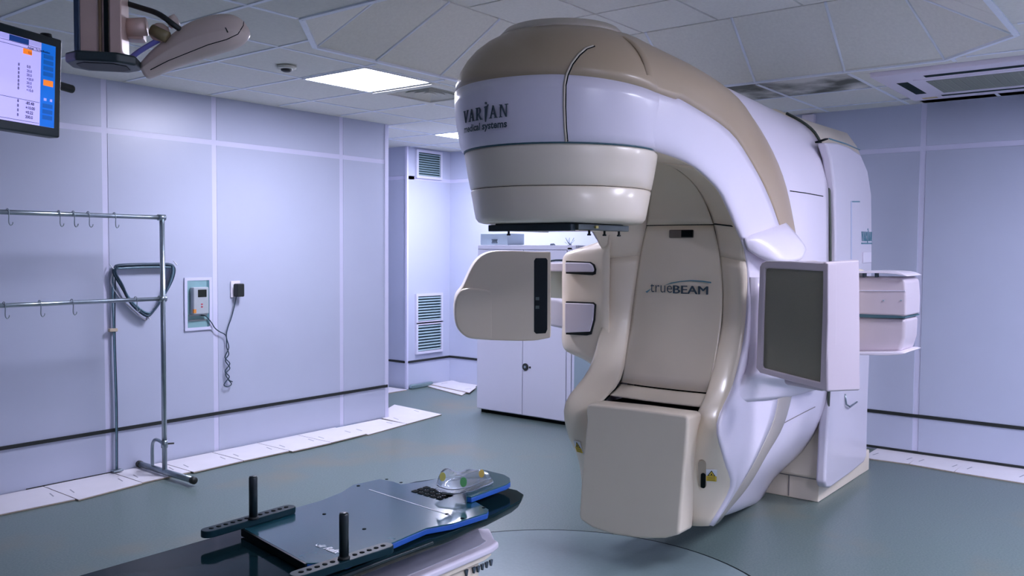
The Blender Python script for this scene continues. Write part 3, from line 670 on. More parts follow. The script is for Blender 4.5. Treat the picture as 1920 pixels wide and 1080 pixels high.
# foot details
def frame_at(px, py, off=.0):
    p, n = on(RING, px, py, off)
    if p is None: p = P(px, py, 'x', 3.88); n = Vector((-1, 0, 0))
    u = Vector((0, 0, 1)).cross(n).normalized(); u = u if u.y < 0 else -u; v = u.cross(n); v = v if v.z > 0 else -v
    return p, u, v, n
def sticker(px, py):
    p, u, v, n = frame_at(px, py, .006)
    def quad(name, a, b_, c_, d_, h, m): return prism(name, [p+u*x_+v*y_+n*h for x_, y_ in ((a, c_), (b_, c_), (b_, d_), (a, d_))], n*(.001 if name != 'warning_label' else -.004), m, M)
    w_, h_ = .026, .037
    quad('warning_label', -w_, w_, -h_, h_, 0, WHITE)['label'] = 'yellow and white warning sticker'
    quad('warning_label_text', -w_*.95, w_*.95, -h_*.85, .0, .001, YEL)
    for (s_, h0, m) in ((1, .0015, mat('label_black', (.02, .02, .015), .5)), (.7, .0025, YEL)):
        prism('warning_triangle', [p+u*x_*s_+v*(.014+(y_-.014)*s_)+n*h0 for x_, y_ in ((-.019, .001), (.019, .001), (0, .035))], n*.001, m, M)
    quad('warning_dot', -.0035, .0035, .009, .017, .004, mat('label_black', (.02, .02, .015), .5))
    for q in range(3): quad('label_line', -w_*.7, w_*.7, -.009-q*.008, -.006-q*.008, .002, mat('label_brown', (.3, .2, .03), .5))
sticker(1334, 891); sticker(1086, 838)
def oval(name, px, py, w_, h_, off, m):
    p, u, v, n = frame_at(px, py, off); pts = []
    for k in range(20):
        an = 2*math.pi*(k+.5)/20; pts.append(p+u*w_*math.cos(an)+v*((h_-w_)*(1 if math.sin(an) > 0 else -1)+w_*math.sin(an)))
    return prism(name, pts, -n*.02, m, M)
oval('grip_recess', 1317, 888, .019, .075, .009, mat('recess_tan', (.40, .34, .26), .45)); oval('grip_slot', 1318.5, 899, .012, .042, .0125, GAP)
# lip flange at right -----------------------------------------------------
def both(name, rows, nu, nv, m): return surf(name, rows, nu, nv, m, M, thick=.006)
crest = [(1393, 442, 1.82), (1408, 438, 1.80), (1430, 430, 1.79), (1450, 421, 1.79), (1466, 413, 1.80)]
m1 = [(1396, 450, 1.79), (1415, 447, 1.757), (1442, 444, 1.735), (1466, 436, 1.73), (1481, 428, 1.74)]
m2 = [(1400, 463, 1.785), (1424, 472, 1.745), (1460, 480, 1.69), (1492, 470, 1.675), (1503, 454, 1.68)]
edge = [(1404, 468, 1.79), (1430, 484, 1.75), (1468, 492, 1.69), (1499, 486, 1.665), (1510, 468, 1.68)]
und = [(1406, 470, 1.82), (1430, 480, 1.81), (1465, 488, 1.79), (1492, 480, 1.78), (1502, 464, 1.78)]
both('arm_lip', [[Y(*q) for q in r_] for r_ in (crest, m1, m2, edge, und)], 5, 5, LILAC)
# lower wing at right carrying the detector arm
wr_ = [[(1406, 520, 1.80), (1432, 520, 1.75), (1490, 520, 1.72), (1545, 520, 1.74)],
       [(1403, 620, 1.80), (1430, 620, 1.745), (1490, 620, 1.71), (1545, 620, 1.73)],
       [(1397, 684, 1.80), (1426, 684, 1.73), (1485, 690, 1.68), (1545, 705, 1.70)],
       [(1390, 706, 1.80), (1418, 704, 1.73), (1482, 708, 1.68), (1545, 722, 1.71)],
       [(1381, 724, 1.80), (1412, 722, 1.755), (1475, 722, 1.735), (1535, 728, 1.76)],
       [(1366, 756, 1.795), (1408, 752, 1.777), (1452, 748, 1.768), (1475, 744, 1.79)]]
both('arm_wing', [[Y(*q) for q in r_] for r_ in wr_], 5, 4, LILAC)
# pod at left carrying the source arm
prow = [(1134, 441), (1128, 452), (1108, 460), (1080, 469), (1063, 480), (1060, 505), (1060, 560), (1060, 610), (1060, 640), (1068, 656), (1096, 669), (1114, 681), (1124, 697)]
rows = []
for k, (px_, py_) in enumerate(prow):
    q = P(px_, py_, 'x', 4.30); yo = q.y; z_ = q.z; e = min(.05, (yo-2.6)*.35)
    rows.append([Vector((4.17, 2.60, z_)), Vector((4.185, max(2.63, yo-.17), z_)), Vector((4.21, max(2.64, yo-.05), z_)), Vector((4.27, yo-.006, z_)), Vector((4.36, yo-.002, z_)), Vector((4.6, yo-.05, z_)), Vector((4.85, 2.66, z_))])
surf('source_arm_cover', rows, 4, 4, CREAM, M)
# pivot links of the source arm set into the pod
def linkp(name, pts, x, d, m=LILAC, b=.012):
    prism(name, [P(a_, b2_, 'x', x) for a_, b2_ in pts], (d, 0, 0), m, SRC, b, 3)
SRC = M
g = mat('seam_black', (.006, .01, .01), .5)
prism('pivot_gap', [P(a_, b2_, 'x', 4.168) for a_, b2_ in ((1061, 489), (1106, 491), (1114, 496), (1117, 505), (1116, 514), (1110, 516), (1061, 513))], (.02, 0, 0), g, M)
prism('pivot_link', [P(a_, b2_, 'x', 4.160) for a_, b2_ in ((1059, 492), (1104, 493), (1110, 497), (1113, 505), (1112, 510), (1059, 510))], (.05, 0, 0), LILAC, M, .008)
prism('pivot_gap', [P(a_, b2_, 'x', 4.168) for a_, b2_ in ((1061, 565), (1112, 567), (1117, 571), (1115, 600), (1108, 627), (1100, 629), (1061, 627))], (.02, 0, 0), g, M)
prism('pivot_link', [P(a_, b2_, 'x', 4.160) for a_, b2_ in ((1059, 568), (1111, 570), (1113, 572), (1111, 600), (1105, 622), (1059, 624))], (.05, 0, 0), LILAC, M, .008)
# source arm and box -----------------------------------------------------
xs_ = 4.22
prism('source_arm', [P(a_, b2_, 'x', xs_) for a_, b2_ in ((1016, 493), (1066, 492), (1066, 510), (1016, 508))], (.22, 0, 0), LILAC, M, .01)
prism('source_arm', [P(a_, b2_, 'x', xs_) for a_, b2_ in ((1016, 558), (1045, 560), (1066, 570), (1066, 619), (1040, 614), (1016, 608))], (.24, 0, 0), CABW, M, .02)
prism('arm_core', [P(a_, b2_, 'x', xs_+.04) for a_, b2_ in ((1020, 508), (1064, 509), (1064, 570), (1020, 562))], (.18, 0, 0), mat('arm_core_green', (.30, .33, .28), .4), M, .004)
tube('arm_hose', [P(1025, 490, 'x', 4.25), P(1042, 488, 'x', 4.27), P(1062, 488, 'x', 4.3)], .006, CABLE, M, 8)
# kV source box: front plane faces the room's near corner
FX, FY = 3.86, 3.13
nd = Vector((-.93, -.36, 0)).normalized(); wd_ = Vector((-nd.y, nd.x, 0)); org = P(940, 550, 'x', FX)
def PL(px, py, off=0):
    d = FW+RT*((px-960)/F)-UP*((py-540)/F); o_ = org+nd*off; t = (o_-CAMP).dot(nd)/d.dot(nd); return CAMP+d*t
sp = cr([PL(a_, b2_) for a_, b2_ in ((1033, 472), (1000, 472), (960, 470), (925, 471), (905, 478), (890, 493), (878, 515), (868, 537), (856, 553), (853, 572), (854, 600), (860, 618), (876, 633), (905, 637), (950, 639), (1000, 639), (1033, 633))], 3)
bk_ = Vector((math.cos(math.radians(44)), math.sin(math.radians(44)), 0))
prism('source_housing', sp, bk_*.22, CREAM, M, .008, 3)
# step on its left
spl = cr([PL(a_, b2_, .022*max(0, min(1, (925-a_)/40))-.0006) for a_, b2_ in ((925, 545), (890, 540), (868, 542), (857, 553), (852, 572), (853, 600), (859, 618), (876, 633), (905, 637), (925, 638))], 3)
prism('source_step', spl, bk_*.18, CREAM, M, .014, 3)
wn = [PL(a_, b2_, .003) for a_, b2_ in ((1004, 484), (1024, 484), (1026.5, 488), (1026, 618), (1023, 625), (1005, 626), (1001, 622), (1001, 489))]
prism('source_window', wn, -nd*.02, DARKGL, M, .003, 2)
for q in ((1004, 557, 1011, 563), (1004, 573, 1011, 579)): prism('window_reading', [PL(q[0], q[1], .005), PL(q[2], q[1], .005), PL(q[2], q[3], .005), PL(q[0], q[3], .005)], -nd*.003, mat('dim_print', (.10, .13, .13), .5), M)
# flat panel detector at right ---------------------------------------------
nd2 = Vector((-.92, .38, 0)).normalized(); org = Vector((3.93, 1.333, 1.3))
def PD(px, py, off=0):
    d = FW+RT*((px-960)/F)-UP*((py-540)/F); o_ = org+nd2*off; t = (o_-CAMP).dot(nd2)/d.dot(nd2); return CAMP+d*t
def ringprism(name, outer, inner, dirv, m, parent, b=0):
    n = len(outer); d = Vector(dirv); vs = outer+inner+[p+d for p in outer]+[p+d for p in inner]; fs = []
    for i in range(n):
        j = (i+1) % n; fs += [(i, j, n+j, n+i), (2*n+i, 3*n+i, 3*n+j, 2*n+j), (i, 2*n+i, 2*n+j, j), (n+i, n+j, 3*n+j, 3*n+i)]
    return bev(mesh(name, vs, fs, m, parent), b, 3)
fo = [PD(a_, b2_) for a_, b2_ in ((1436, 489), (1480, 490), (1552, 494), (1552, 600), (1548, 733), (1500, 720), (1424, 699), (1417, 690), (1420, 600), (1424, 500), (1428, 493))]
fi = [PD(a_, b2_) for a_, b2_ in ((1438, 503), (1480, 505), (1543, 509), (1541, 600), (1537, 717), (1500, 708), (1430, 690), (1428, 685), (1430, 600), (1433, 510), (1434, 504))]
ringprism('detector_frame', fo, fi, -nd2*.06, DIMW, M, .006)
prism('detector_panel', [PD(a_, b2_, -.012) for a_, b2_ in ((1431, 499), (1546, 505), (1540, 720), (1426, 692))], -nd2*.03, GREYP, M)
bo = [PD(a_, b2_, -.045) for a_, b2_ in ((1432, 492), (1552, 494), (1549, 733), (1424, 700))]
prism('detector_back', bo, -nd2*.06, DIMW, M, .02)
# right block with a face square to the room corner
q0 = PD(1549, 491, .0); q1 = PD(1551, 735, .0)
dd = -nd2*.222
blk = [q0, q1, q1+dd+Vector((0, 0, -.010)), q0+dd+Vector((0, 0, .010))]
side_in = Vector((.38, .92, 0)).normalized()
prism('detector_body', blk, side_in*.022, DIMW, M, .010, 4)
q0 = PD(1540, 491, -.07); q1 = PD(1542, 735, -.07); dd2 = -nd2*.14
prism('detector_bulk', [q0, q1, q1+dd2, q0+dd2], side_in*.24, DIMW, M, .02, 4)
# detector arm going out to the right (behind)
ax_ = 4.85
def PX(x, *pts): return [P(a_, b2_, 'x', x) for a_, b2_ in pts]
prism('detector_arm_upper', PX(ax_, (1560, 519), (1690, 520), (1697, 527), (1699, 560), (1698, 594), (1660, 592), (1560, 588)), (.3, 0, 0), DIMW, M, .015)
prism('detector_arm_step', PX(ax_-.004, (1560, 544), (1697, 545), (1697, 546), (1560, 545.5)), (.3, 0, 0), CABW, M)
prism('detector_arm_lower', PX(ax_+.02, (1560, 590), (1698, 597), (1696, 635), (1688, 660), (1560, 660)), (.27, 0, 0), DIMW, M, .02)
prism('arm_gap', PX(ax_+.005, (1560, 588), (1640, 588), (1665, 585), (1697, 595), (1697, 596.5), (1640, 596), (1560, 592)), (.3, 0, 0), mat('seam_teal', (.05, .12, .15), .5), M)
prism('arm_flange', PX(ax_-.03, (1560, 660), (1688, 660), (1697, 662), (1692, 665), (1660, 667), (1560, 664)), (.34, 0, 0), LILAC, M, .004)
tf = cr(PX(ax_-.03, (1580, 509), (1640, 508), (1680, 510), (1694, 514), (1700, 517), (1699, 518), (1680, 514), (1640, 512), (1580, 513)), 2)
prism('arm_top_plate', tf, (.3, 0, 0), LILAC, M, .003)
for a_ in (1617, 1640): prism('arm_top_bracket', PX(ax_, (a_, 511), (a_+4, 511), (a_+4, 520), (a_, 520)), (.04, 0, 0), CABLE, M)
for a_ in (1655, 1688): prism('arm_screw', PX(ax_-.006, (a_, 562), (a_+2.5, 562), (a_+2.5, 564.5), (a_, 564.5)), (.02, 0, 0), BOXG, M)
prism('arm_root', [Vector((4.7, 1.75, 1.05)), Vector((4.7, 1.45, 1.1)), Vector((4.7, 1.45, 1.5)), Vector((4.7, 1.75, 1.55))], (.3, 0, 0), CREAM, M, .02)
# drum behind the gantry band ------------------------------------------------
f4 = [(1425, 240), (1450, 285), (1472, 345), (1485, 400), (1492, 450), (1496, 500), (1500, 560), (1500, 640), (1487, 720), (1467, 795), (1435, 851), (1400, 911), (1352, 967)]
b4 = [(1440, 212), (1500, 231), (1532, 264), (1545, 300), (1551, 350), (1552, 420), (1552, 500), (1552, 640), (1549, 735), (1532, 800), (1500, 848), (1450, 897), (1400, 932)]
rows = [[], [], [], []]
for k in range(13):
    a = ST[min(k+2, 14)][2]; xx = {0: 4.6, 1: 4.8}.get(k, 4.92)
    a = ST[k+2][2]+Vector((-.03, .012, -.006)); b_ = P(*b4[k], 'x', 5.46)
    if b_.y > YC-.02: b_.y = YC-.02
    rows[0].append(a+Vector((-.02, .02, 0))); rows[1].append(a.lerp(b_, .33)+Vector((0, -.008, .004))); rows[2].append(a.lerp(b_, .66)+Vector((0, -.008, .004))); rows[3].append(b_)
for r_ in rows:
    r_.insert(0, Vector((r_[0].x+.02, YC, r_[0].z+.03))); r_.append(Vector((r_[-1].x+.02, YC, r_[-1].z-.03)))
DRUM = half('drum_cover', rows, LILAC, 4, 3)
seam_on(DRUM, [(1481, 358), (1510, 362), (1543, 368)], .003, GAP, M)
seam_on(DRUM, [(1470, 793), (1500, 777), (1528, 763)], .003, mat('seam_soft', (.25, .22, .22), .5), M)
# stand -----------------------------------------------------------------------
def half_outline(pxs, x, sh=0):
    pts = [P(*q, 'x', x) for q in pxs]; return pts
so = [(1440, 205), (1475, 214), (1503, 229), (1528, 250), (1545, 285), (1553, 330), (1556, 400), (1557, 500), (1556, 700), (1545, 905)]
fr_ = [P(*q, 'x', 5.49) for q in so]; fr_[0].y = min(fr_[0].y, YC-.05)
full = [Vector((5.49, YC, fr_[0].z+.01))]+fr_; 
bk = []
for k, q in enumerate(full):
    h = (YC-q.y); bk.append(Vector((6.62, YC-h*.82-.0, 2.47 if k == 0 else min(q.z, 2.46)-.0)))
bk = [Vector((6.62, YC, 2.50)), Vector((6.62, YC-.06, 2.50)), Vector((6.62, YC-.13, 2.475)), P(1590, 250, 'x', 6.62), P(1608, 275, 'x', 6.62), P(1622, 310, 'x', 6.62), P(1630, 350, 'x', 6.62), P(1632, 400, 'x', 6.62), P(1631, 500, 'x', 6.62), P(1622, 700, 'x', 6.62), P(1618, 860, 'x', 6.62)]
full = full[:len(bk)]
while len(full) < len(bk): full.append(full[-1])
full[-1].z = .15; bk[-1].z = .15
def loop(h): return h+[Vector((p.x, 2*YC-p.y, p.z)) for p in reversed(h[1:])]
L0 = loop(full); L1 = loop(bk); n = len(L0); md_ = [a.lerp(b_, .04)+Vector((0, 0, .0)) for a, b_ in zip(L0, L1)]
vs = L0+L1; fs = [(i, (i+1) % n, n+(i+1) % n, n+i) for i in range(n)]+[tuple(reversed(range(n))), tuple(range(n, 2*n))]
o = mesh('stand_cover', vs, fs, CREAM, M, False); bev(o, .025, 3)
box('stand_plinth', 5.52, 6.6, YC-.375, YC+.375, 0, .15, CREAM, M, .006)
box('plinth_seam', 5.51, 6.5, YC-.372, YC+.372, .146, .154, mat('seam_soft', (.25, .22, .22), .5), M)
box('plinth_seam', 5.515, 5.53, YC-.185, YC-.18, 0.01, .30, mat('seam_soft', (.25, .22, .22), .5), M)
# gap line round the stand front
gp = cr([q+Vector((-.02, -.006, .002)) for q in full[2:]], 3); tube('stand_gap', gp, .009, mat('seam_olive', (.06, .075, .06), .6), M, 8)
# side door panel
def PS(px, py):       # side plane: from (5.52, 1.80) to (6.6, 1.90)
    a = Vector((5.50, 1.815, 0)); b_ = Vector((6.60, 1.878, 0)); e = (b_-a).normalized(); nn = Vector((e.y, -e.x, 0)); d = ray(px, py); t = (a-CAMP).dot(nn)/d.dot(nn); return CAMP+d*t, nn
dp = [(1539, 262), (1553, 258), (1580, 268), (1612, 281), (1623, 320), (1629, 370), (1628, 450), (1626, 600), (1620, 760), (1617, 862), (1600, 876), (1570, 896), (1550, 912), (1540, 914), (1534, 905), (1540, 800), (1552, 700), (1556, 600), (1558, 450), (1556, 360), (1550, 300)]
dp = [(1540, 268), (1562, 268), (1585, 276), (1606, 290), (1619, 320), (1626, 365), (1627, 450), (1625, 600), (1619, 760), (1617, 855), (1612, 866), (1590, 884), (1562, 904), (1548, 914), (1541, 913), (1538, 904), (1543, 800), (1552, 700), (1556, 600), (1558, 450), (1557, 360), (1550, 300)]
dpp = [PS(*q)[0] for q in dp]; nn = PS(1580, 500)[1]
if nn.y > 0: nn = -nn
prism('side_door', [p+nn*.03 for p in dpp], -nn*.06, mat('door_white_enamel', (.68, .64, .72), .3, noise=.012, scale=3, coat=.25), M, .018, 4)
def onside(name, pts, off, th, m, b=0): return prism(name, [PS(*q)[0]+nn*off for q in pts], -nn*th, m, M, b, 2)
onside('grip_slot', [(1587, 377), (1603, 377), (1603, 379.5), (1587, 379.5)], .033, .006, TEALINK)
onside('grip_slot', [(1586, 377), (1588, 377), (1588, 486), (1586, 486)], .033, .006, WALLM)
onside('switch_plate', [(1608, 473), (1623, 472), (1623, 492), (1608, 493)], .040, .01, LILAC, .002)
onside('top_crease', [(1534, 265), (1553, 259), (1553, 261.5), (1535, 268)], .0, .02, GAP)
tube('top_crease', [PS(1553, 260)[0]+nn*.005, PS(1585, 270)[0]+nn*.006, PS(1612, 281)[0]+nn*.0], .004, TEALINK, M, 6)
tube('door_handle', [PS(1575, 738)[0]+nn*.032, PS(1575, 757)[0]+nn*.04, PS(1579, 761)[0]+nn*.05, PS(1591, 752)[0]+nn*.055], .006, STEEL, M, 8)
# small lettering on side
s0 = PS(1606, 452)[0]; s1 = PS(1626, 452)[0]; e_ = (s1-s0); Ls = e_.length; e_.normalize()
hh = .065; serif(M, TEALINK, lambda u, v, d=0: s0+e_*(u*Ls/(hh*5.3))+Vector((0, 0, v))+nn*(.033+d), hh, .14)
onside('logo_underline', [(1606, 455), (1626, 455), (1626, 457.5), (1606, 457.5)], .034, .003, TEALINK)

# ================================================================== COUCH
CT = .672       # couch top surface
CQ = thing('treatment_couch', 'black carbon fibre treatment couch top over a white pedestal', 'treatment couch', (1.6, 2.17, 0))
def Zp(px, py, z): return P(px, py, 'z', z)
cl = [(-.9, 1.90), (2.15, 1.90), (2.38, 1.915), (2.56, 1.945), (2.63, 1.985), (2.66, 2.04), (2.66, 2.30), (2.62, 2.38), (2.5, 2.43), (2.2, 2.455), (-.9, 2.455)]
tipx = Zp(986, 926, CT).x
cl = [(x_+(tipx-2.64 if x_ > 1 else 0), y_) for x_, y_ in cl]
cyc = 2.178; nC = len(cl)
cvs = [Vector((x_-(.022 if x_ > 1 else 0), cyc+(y_-cyc)*(.88 if abs(y_-cyc) > .2 else .95), CT-.048)) for x_, y_ in cl]+[Vector((x_-(.004 if x_ > 1 else 0), cyc+(y_-cyc)*.99, CT-.014)) for x_, y_ in cl]+[Vector((x_, y_, CT-.008)) for x_, y_ in cl]+[Vector((x_, y_, CT)) for x_, y_ in cl]
o = mesh('couch_top', cvs, [tuple(range(nC)), tuple(range(4*nC-1, 3*nC-1, -1))]+[(L_*nC+i, L_*nC+(i+1) % nC, (L_+1)*nC+(i+1) % nC, (L_+1)*nC+i) for L_ in range(3) for i in range(nC)], CARBON, CQ); bev(o, .003, 2)
box('side_rail', -.9, tipx-.6, 1.893, 1.905, CT-.016, CT-.006, mat('rail_black', (.015, .03, .035), .4), CQ, .003)
for x_ in (.95, .62): box('index_notch', x_, x_+.02, 2.44, 2.458, CT-.03, CT+.001, GAP, CQ)
for px_, py_ in ((845, 1), ): pass
# pedestal under it
pz = .52
pe = Zp(936, 1012, pz); pf = Zp(909, 993, pz); yb = pe.y-.01
ped = [(-.3, yb-.05), (pe.x-.07, yb-.015), (pe.x-.012, yb+.0), (pe.x, yb+.03), (pf.x+.03, pf.y), (pf.x-.02, pf.y+.05), (pf.x-.2, 2.62), (-.3, 2.62)]
prism('pedestal_rim', [(a_, b2_, pz-.03) for a_, b2_ in ped], (0, 0, .03), LILAC, CQ, .012, 4)
cx_, cy_ = 1.0, 2.25
prism('pedestal_top', [(a_-.03 if a_ > 1 else a_, b2_+(.035 if b2_ < 2.2 else -.03), pz-.01) for a_, b2_ in ped], (0, 0, .012), mat('pedestal_grey', (.42, .42, .50), .35, noise=.02), CQ, .004, 2)
prism('pedestal_lip', [(a_-(.02 if a_ > 1 else 0), b2_+.02, pz-.055) for a_, b2_ in ped], (0, 0, .025), CREAM, CQ, .006, 3)
prism('pedestal_body', [(-.3, yb+.02, .06), (pe.x-.09, yb+.03, .06), (pe.x-.05, yb+.07, .06), (pe.x-.05, 2.5, .06), (-.3, 2.5, .06)], (0, 0, pz-.115), CREAM, CQ, .03, 3)
box('control_label', 1, 1, 1, 1, 1, 1, WHITE, CQ) if False else None
for q, (px_, wv) in enumerate(((876, 5), (890, 6), (898, 6), (906, 6), (914, 4), (922, 4))):
    c_ = P(px_, {876: 1074, 890: 1069, 898: 1067, 906: 1063, 914: 1059, 922: 1055}[px_], 'y', yb+.022)
    prism('panel_mark', [c_+Vector((-.008, 0, .010)), c_+Vector((.008, 0, .010)), c_+Vector((.002, 0, -.012)), c_+Vector((-.003, 0, -.012))], (0, .008, 0), INK, CQ)
box('couch_carriage', -.5, 1.75, 2.0, 2.4, pz, CT-.05, mat('carriage_dark', (.01, .03, .03), .4), CQ, .01)

# ================================================================== POSITIONING BOARD on the couch
BT = .70
BB = thing('positioning_board', 'glossy blue-black patient positioning board with blue foam edge on the couch', 'positioning board', (1.9, 2.17, CT))
ZB_ = lambda px, py, z=BT: P(px, py, 'z', z)
bpx = [(455, 990), (550, 953), (600, 939), (640, 923), (662, 909), (712, 898), (738, 903), (752, 908), (790, 903), (838, 894), (872, 893), (884, 903), (870, 925), (880, 933), (916, 955), (914, 961), (850, 981), (800, 990), (742, 1015), (650, 1054), (575, 1056)]
bq = [ZB_(*q) for q in bpx]
prism('board_core', [p-Vector((0, 0, .022)) for p in bq], (0, 0, .018), BLUEF, BB, .003, 2)
o = prism('board_top', [p-Vector((0, 0, .004)) for p in bq], (0, 0, .004), CARBG, BB, .0015, 1)
BLK = mat('board_end_black', (.004, .010, .012), .3, spec=.2)
e0, e1 = bq[0], bq[-1]; dn = Vector((-1, .0, 0))
prism('board_end', [e0+Vector((-.006, 0, -.024)), e1+Vector((-.006, 0, -.024)), e1+Vector((.004, 0, -.024)), e0+Vector((.004, 0, -.024))], (0, 0, .0235), BLK, BB)
hz = .722
hpx = [(864, 884), (905, 880), (946, 890), (956, 896), (957, 903), (950, 908), (884, 932), (876, 931)]
hq = [ZB_(*q, hz) for q in hpx]
prism('head_deck_foam', [p-Vector((0, 0, .021)) for p in hq], (0, 0, .017), BLUEF, BB, .003, 2)
prism('head_deck', [p-Vector((0, 0, .004)) for p in hq], (0, 0, .004), CARBG, BB, .0015, 1)
prism('head_deck_end', [hq[0]+Vector((-.005, 0, -.021)), hq[-1]+Vector((-.005, 0, -.021)), hq[-1]+Vector((.004, 0, -.021)), hq[0]+Vector((.004, 0, -.021))], (0, 0, .021), CARBG, BB)
gz = BT+.0012
ga, gb, gc, gd = ZB_(768, 921, gz), ZB_(798, 910, gz), ZB_(850, 930, gz), ZB_(836, 938, gz)
ga, gb, gc, gd = ZB_(768, 921, gz), ZB_(800, 911, gz), ZB_(852, 929, gz), ZB_(826, 938, gz)
for i in range(3):
    for j in range(5):
        f0, f1 = i/3+.035, (i+1)/3-.035; g0, g1 = j/5+.022, (j+1)/5-.022
        def bl(u, v): return (ga.lerp(gd, v)).lerp(gb.lerp(gc, v), u)
        prism('grille_opening', [bl(f0, g0), bl(f1, g0), bl(f1, g1), bl(f0, g1)], (0, 0, .0010), GAP, BB)
l0, l1 = ZB_(692, 918), ZB_(846, 967); prism('index_line', [l0+Vector((-.0022, 0, .0004)), l1+Vector((-.0022, 0, .0004)), l1+Vector((.0022, 0, .0004)), l0+Vector((.0022, 0, .0004))], (0, 0, .0006), WHITE, BB)
for q in ((608, 964), (683, 992), (725, 899), (672, 911), (752, 905), (838, 964), (867, 972), (884, 942), (907, 952)):
    c_ = ZB_(*q); revolve('board_hole', [(0, BT+.0003), (.0065, BT+.0003), (.0065, BT+.0012), (0, BT+.0012)], c_.x, c_.y, GAP, BB, 14)
# brand mark on the board
t0 = ZB_(606, 1029); t1 = ZB_(629, 1038); ud = (t1-t0).normalized(); vd = Vector((-ud.y, ud.x, 0)); vd = vd if vd.x > 0 else -vd
textmesh('brand_mark', "Refix", .036, WHITE, lambda u, v: t0+ud*u+vd*v*.95+Vector((0, 0, .0014)), BB, bold=.0016, shear=.3, width=(t1-t0).length*1.12)
t0b = ZB_(587, 1023)
def sw2(pts): return [t0b+ud*u+vd*v+Vector((0, 0, .0006)) for u, v in pts]
prism('brand_mark', sw2([(0, .016), (.004, .006), (.013, .001), (.024, .006), (.030, .014), (.022, .009), (.013, .006), (.006, .009)]), (0, 0, .001), WHITE, BB)
prism('brand_mark', sw2([(.014, .010), (.022, .012), (.029, .024), (.026, .026), (.020, .017), (.012, .015)]), (0, 0, .001), WHITE, BB)
prism('brand_mark', sw2([(.026, .002), (.030, .003), (.038, .022), (.034, .022)]), (0, 0, .001), WHITE, BB)
# index bars with pegs (two things)
def indexbar(a, b_, wd, z, lab, pegpx, pegtop):
    t = thing('index_bar', lab, 'index bar', ((a.x+b_.x)/2, (a.y+b_.y)/2, z-.02), 'perforated index bars')
    d = (b_-a).normalized(); s = Vector((-d.y, d.x, 0)); pts = []
    for k in range(9): an = -math.pi/2+math.pi*k/8; pts.append(b_+d*math.cos(an)*wd/2+s*math.sin(an)*wd/2)
    for k in range(9): an = math.pi/2+math.pi*k/8; pts.append(a+d*math.cos(an)*wd/2+s*math.sin(an)*wd/2)
    prism('bar', [Vector((p.x, p.y, z-.022)) for p in pts], (0, 0, .022), mat('bar_black', (.008, .030, .040), .35, spec=.1, noise=.1), t, .003, 2)
    L = (b_-a).length; n_ = 12
    for k in range(n_):
        c_ = a.lerp(b_, (k+.3)/(n_-.4)); revolve('peg_hole', [(0, z+.0002), (.0075, z+.0002), (.0075, z+.0012), (0, z+.0012)], c_.x, c_.y, GAP, t, 12)
    p = P(*pegpx, 'z', z); zt = None
    # height from the image of the peg top on the vertical line
    best = min((abs((lambda v: 540-F*(v.dot(UP))/v.dot(FW))(Vector((p.x, p.y, z+h/1000))-CAMP)-pegtop), h) for h in range(40, 300, 2)); zt = z+best[1]/1000
    k_ = thing('grip_peg', 'black upright peg '+('at the far edge of the board' if pegpx[0] < 550 else 'at the near edge of the board'), 'peg', (p.x, p.y, z), 'upright grip pegs')
    revolve('shaft', [(0, z), (.0135, z), (.0135, zt-.006), (.0115, zt), (0, zt)], p.x, p.y, mat('peg_black', (.012, .02, .024), .35, noise=.1, scale=30, coat=.2), k_, 24)
    revolve('collar', [(0, z+.001), (.017, z+.001), (.017, z+.006), (.0135, z+.009), (0, z+.009)], p.x, p.y, RUBBER, k_, 24)
BZ = .7245
indexbar(ZB_(392, 992, BZ), ZB_(540, 950, BZ), .05, BZ, 'black perforated index bar along the far edge of the couch', (475, 973), 893)
indexbar(ZB_(560, 1074, BZ), ZB_(722, 1022, BZ), .05, BZ, 'black perforated index bar along the near edge of the couch', (645, 1048), 962)
# clear goggles / headrest cup
HG = thing('clear_headrest', 'clear plastic moulded headrest with coloured round stickers on the board', 'headrest', (2.35, 2.2, hz))
CLEAR = mat('clear_plastic', (.85, .9, .95), .06, trans=.93, spec=.8)
hb = [ZB_(*q, hz+.003) for q in ((815, 919), (838, 906), (880, 900), (924, 902), (925, 907), (886, 922), (852, 929), (822, 925))]
prism('tray', [p+Vector((0, 0, .001)) for p in hb], (0, 0, .006), CLEAR, HG, .002, 2)
cb = [ZB_(833, 912, hz), ZB_(866, 915, hz), ZB_(900, 905, hz)]
base = ZB_(866, 916, hz+.01)
def G(px, py, dy=0): return P(px, py, 'y', base.y+dy)
rows = [[G(818, 909, .03), G(825, 913, 0), G(848, 918, -.02), G(880, 913, -.01), G(918, 899, .02)],
        [G(822, 895, .03), G(832, 905, .0), G(852, 912, -.01), G(884, 905, 0), G(921, 896, .02)],
        [G(830, 881, .03), G(842, 892, .01), G(856, 893, 0), G(880, 893, .01), G(915, 886, .03)],
        [G(842, 878, .05), G(852, 884, .04), G(866, 888, .03), G(882, 884, .04), G(900, 880, .05)],
        [G(856, 886, .08), G(862, 886, .07), G(874, 880, .06), G(888, 880, .07), G(898, 884, .08)]]
surf('shell', rows, 4, 4, CLEAR, HG, thick=.003)
for (px_, py_, dy_, m_, rx_) in ((830, 894, -.004, mat('sticker_yellow', (.55, .50, .12), .5), .0145), (869, 904, -.03, mat('sticker_green', (.10, .36, .12), .5), .0165), (903, 888, .0, mat('sticker_amber', (.70, .48, .10), .5), .014)):
    c_ = G(px_, py_, dy_); vdir = (CAMP-c_).normalized(); u_ = Vector((.75, -.65, 0)).normalized()
    prism('round_sticker', [c_+u_*rx_*math.cos(k*math.pi/9)*.75+Vector((0, 0, 1))*rx_*1.1*math.sin(k*math.pi/9) for k in range(18)], (.001, .0012, 0), m_, HG)

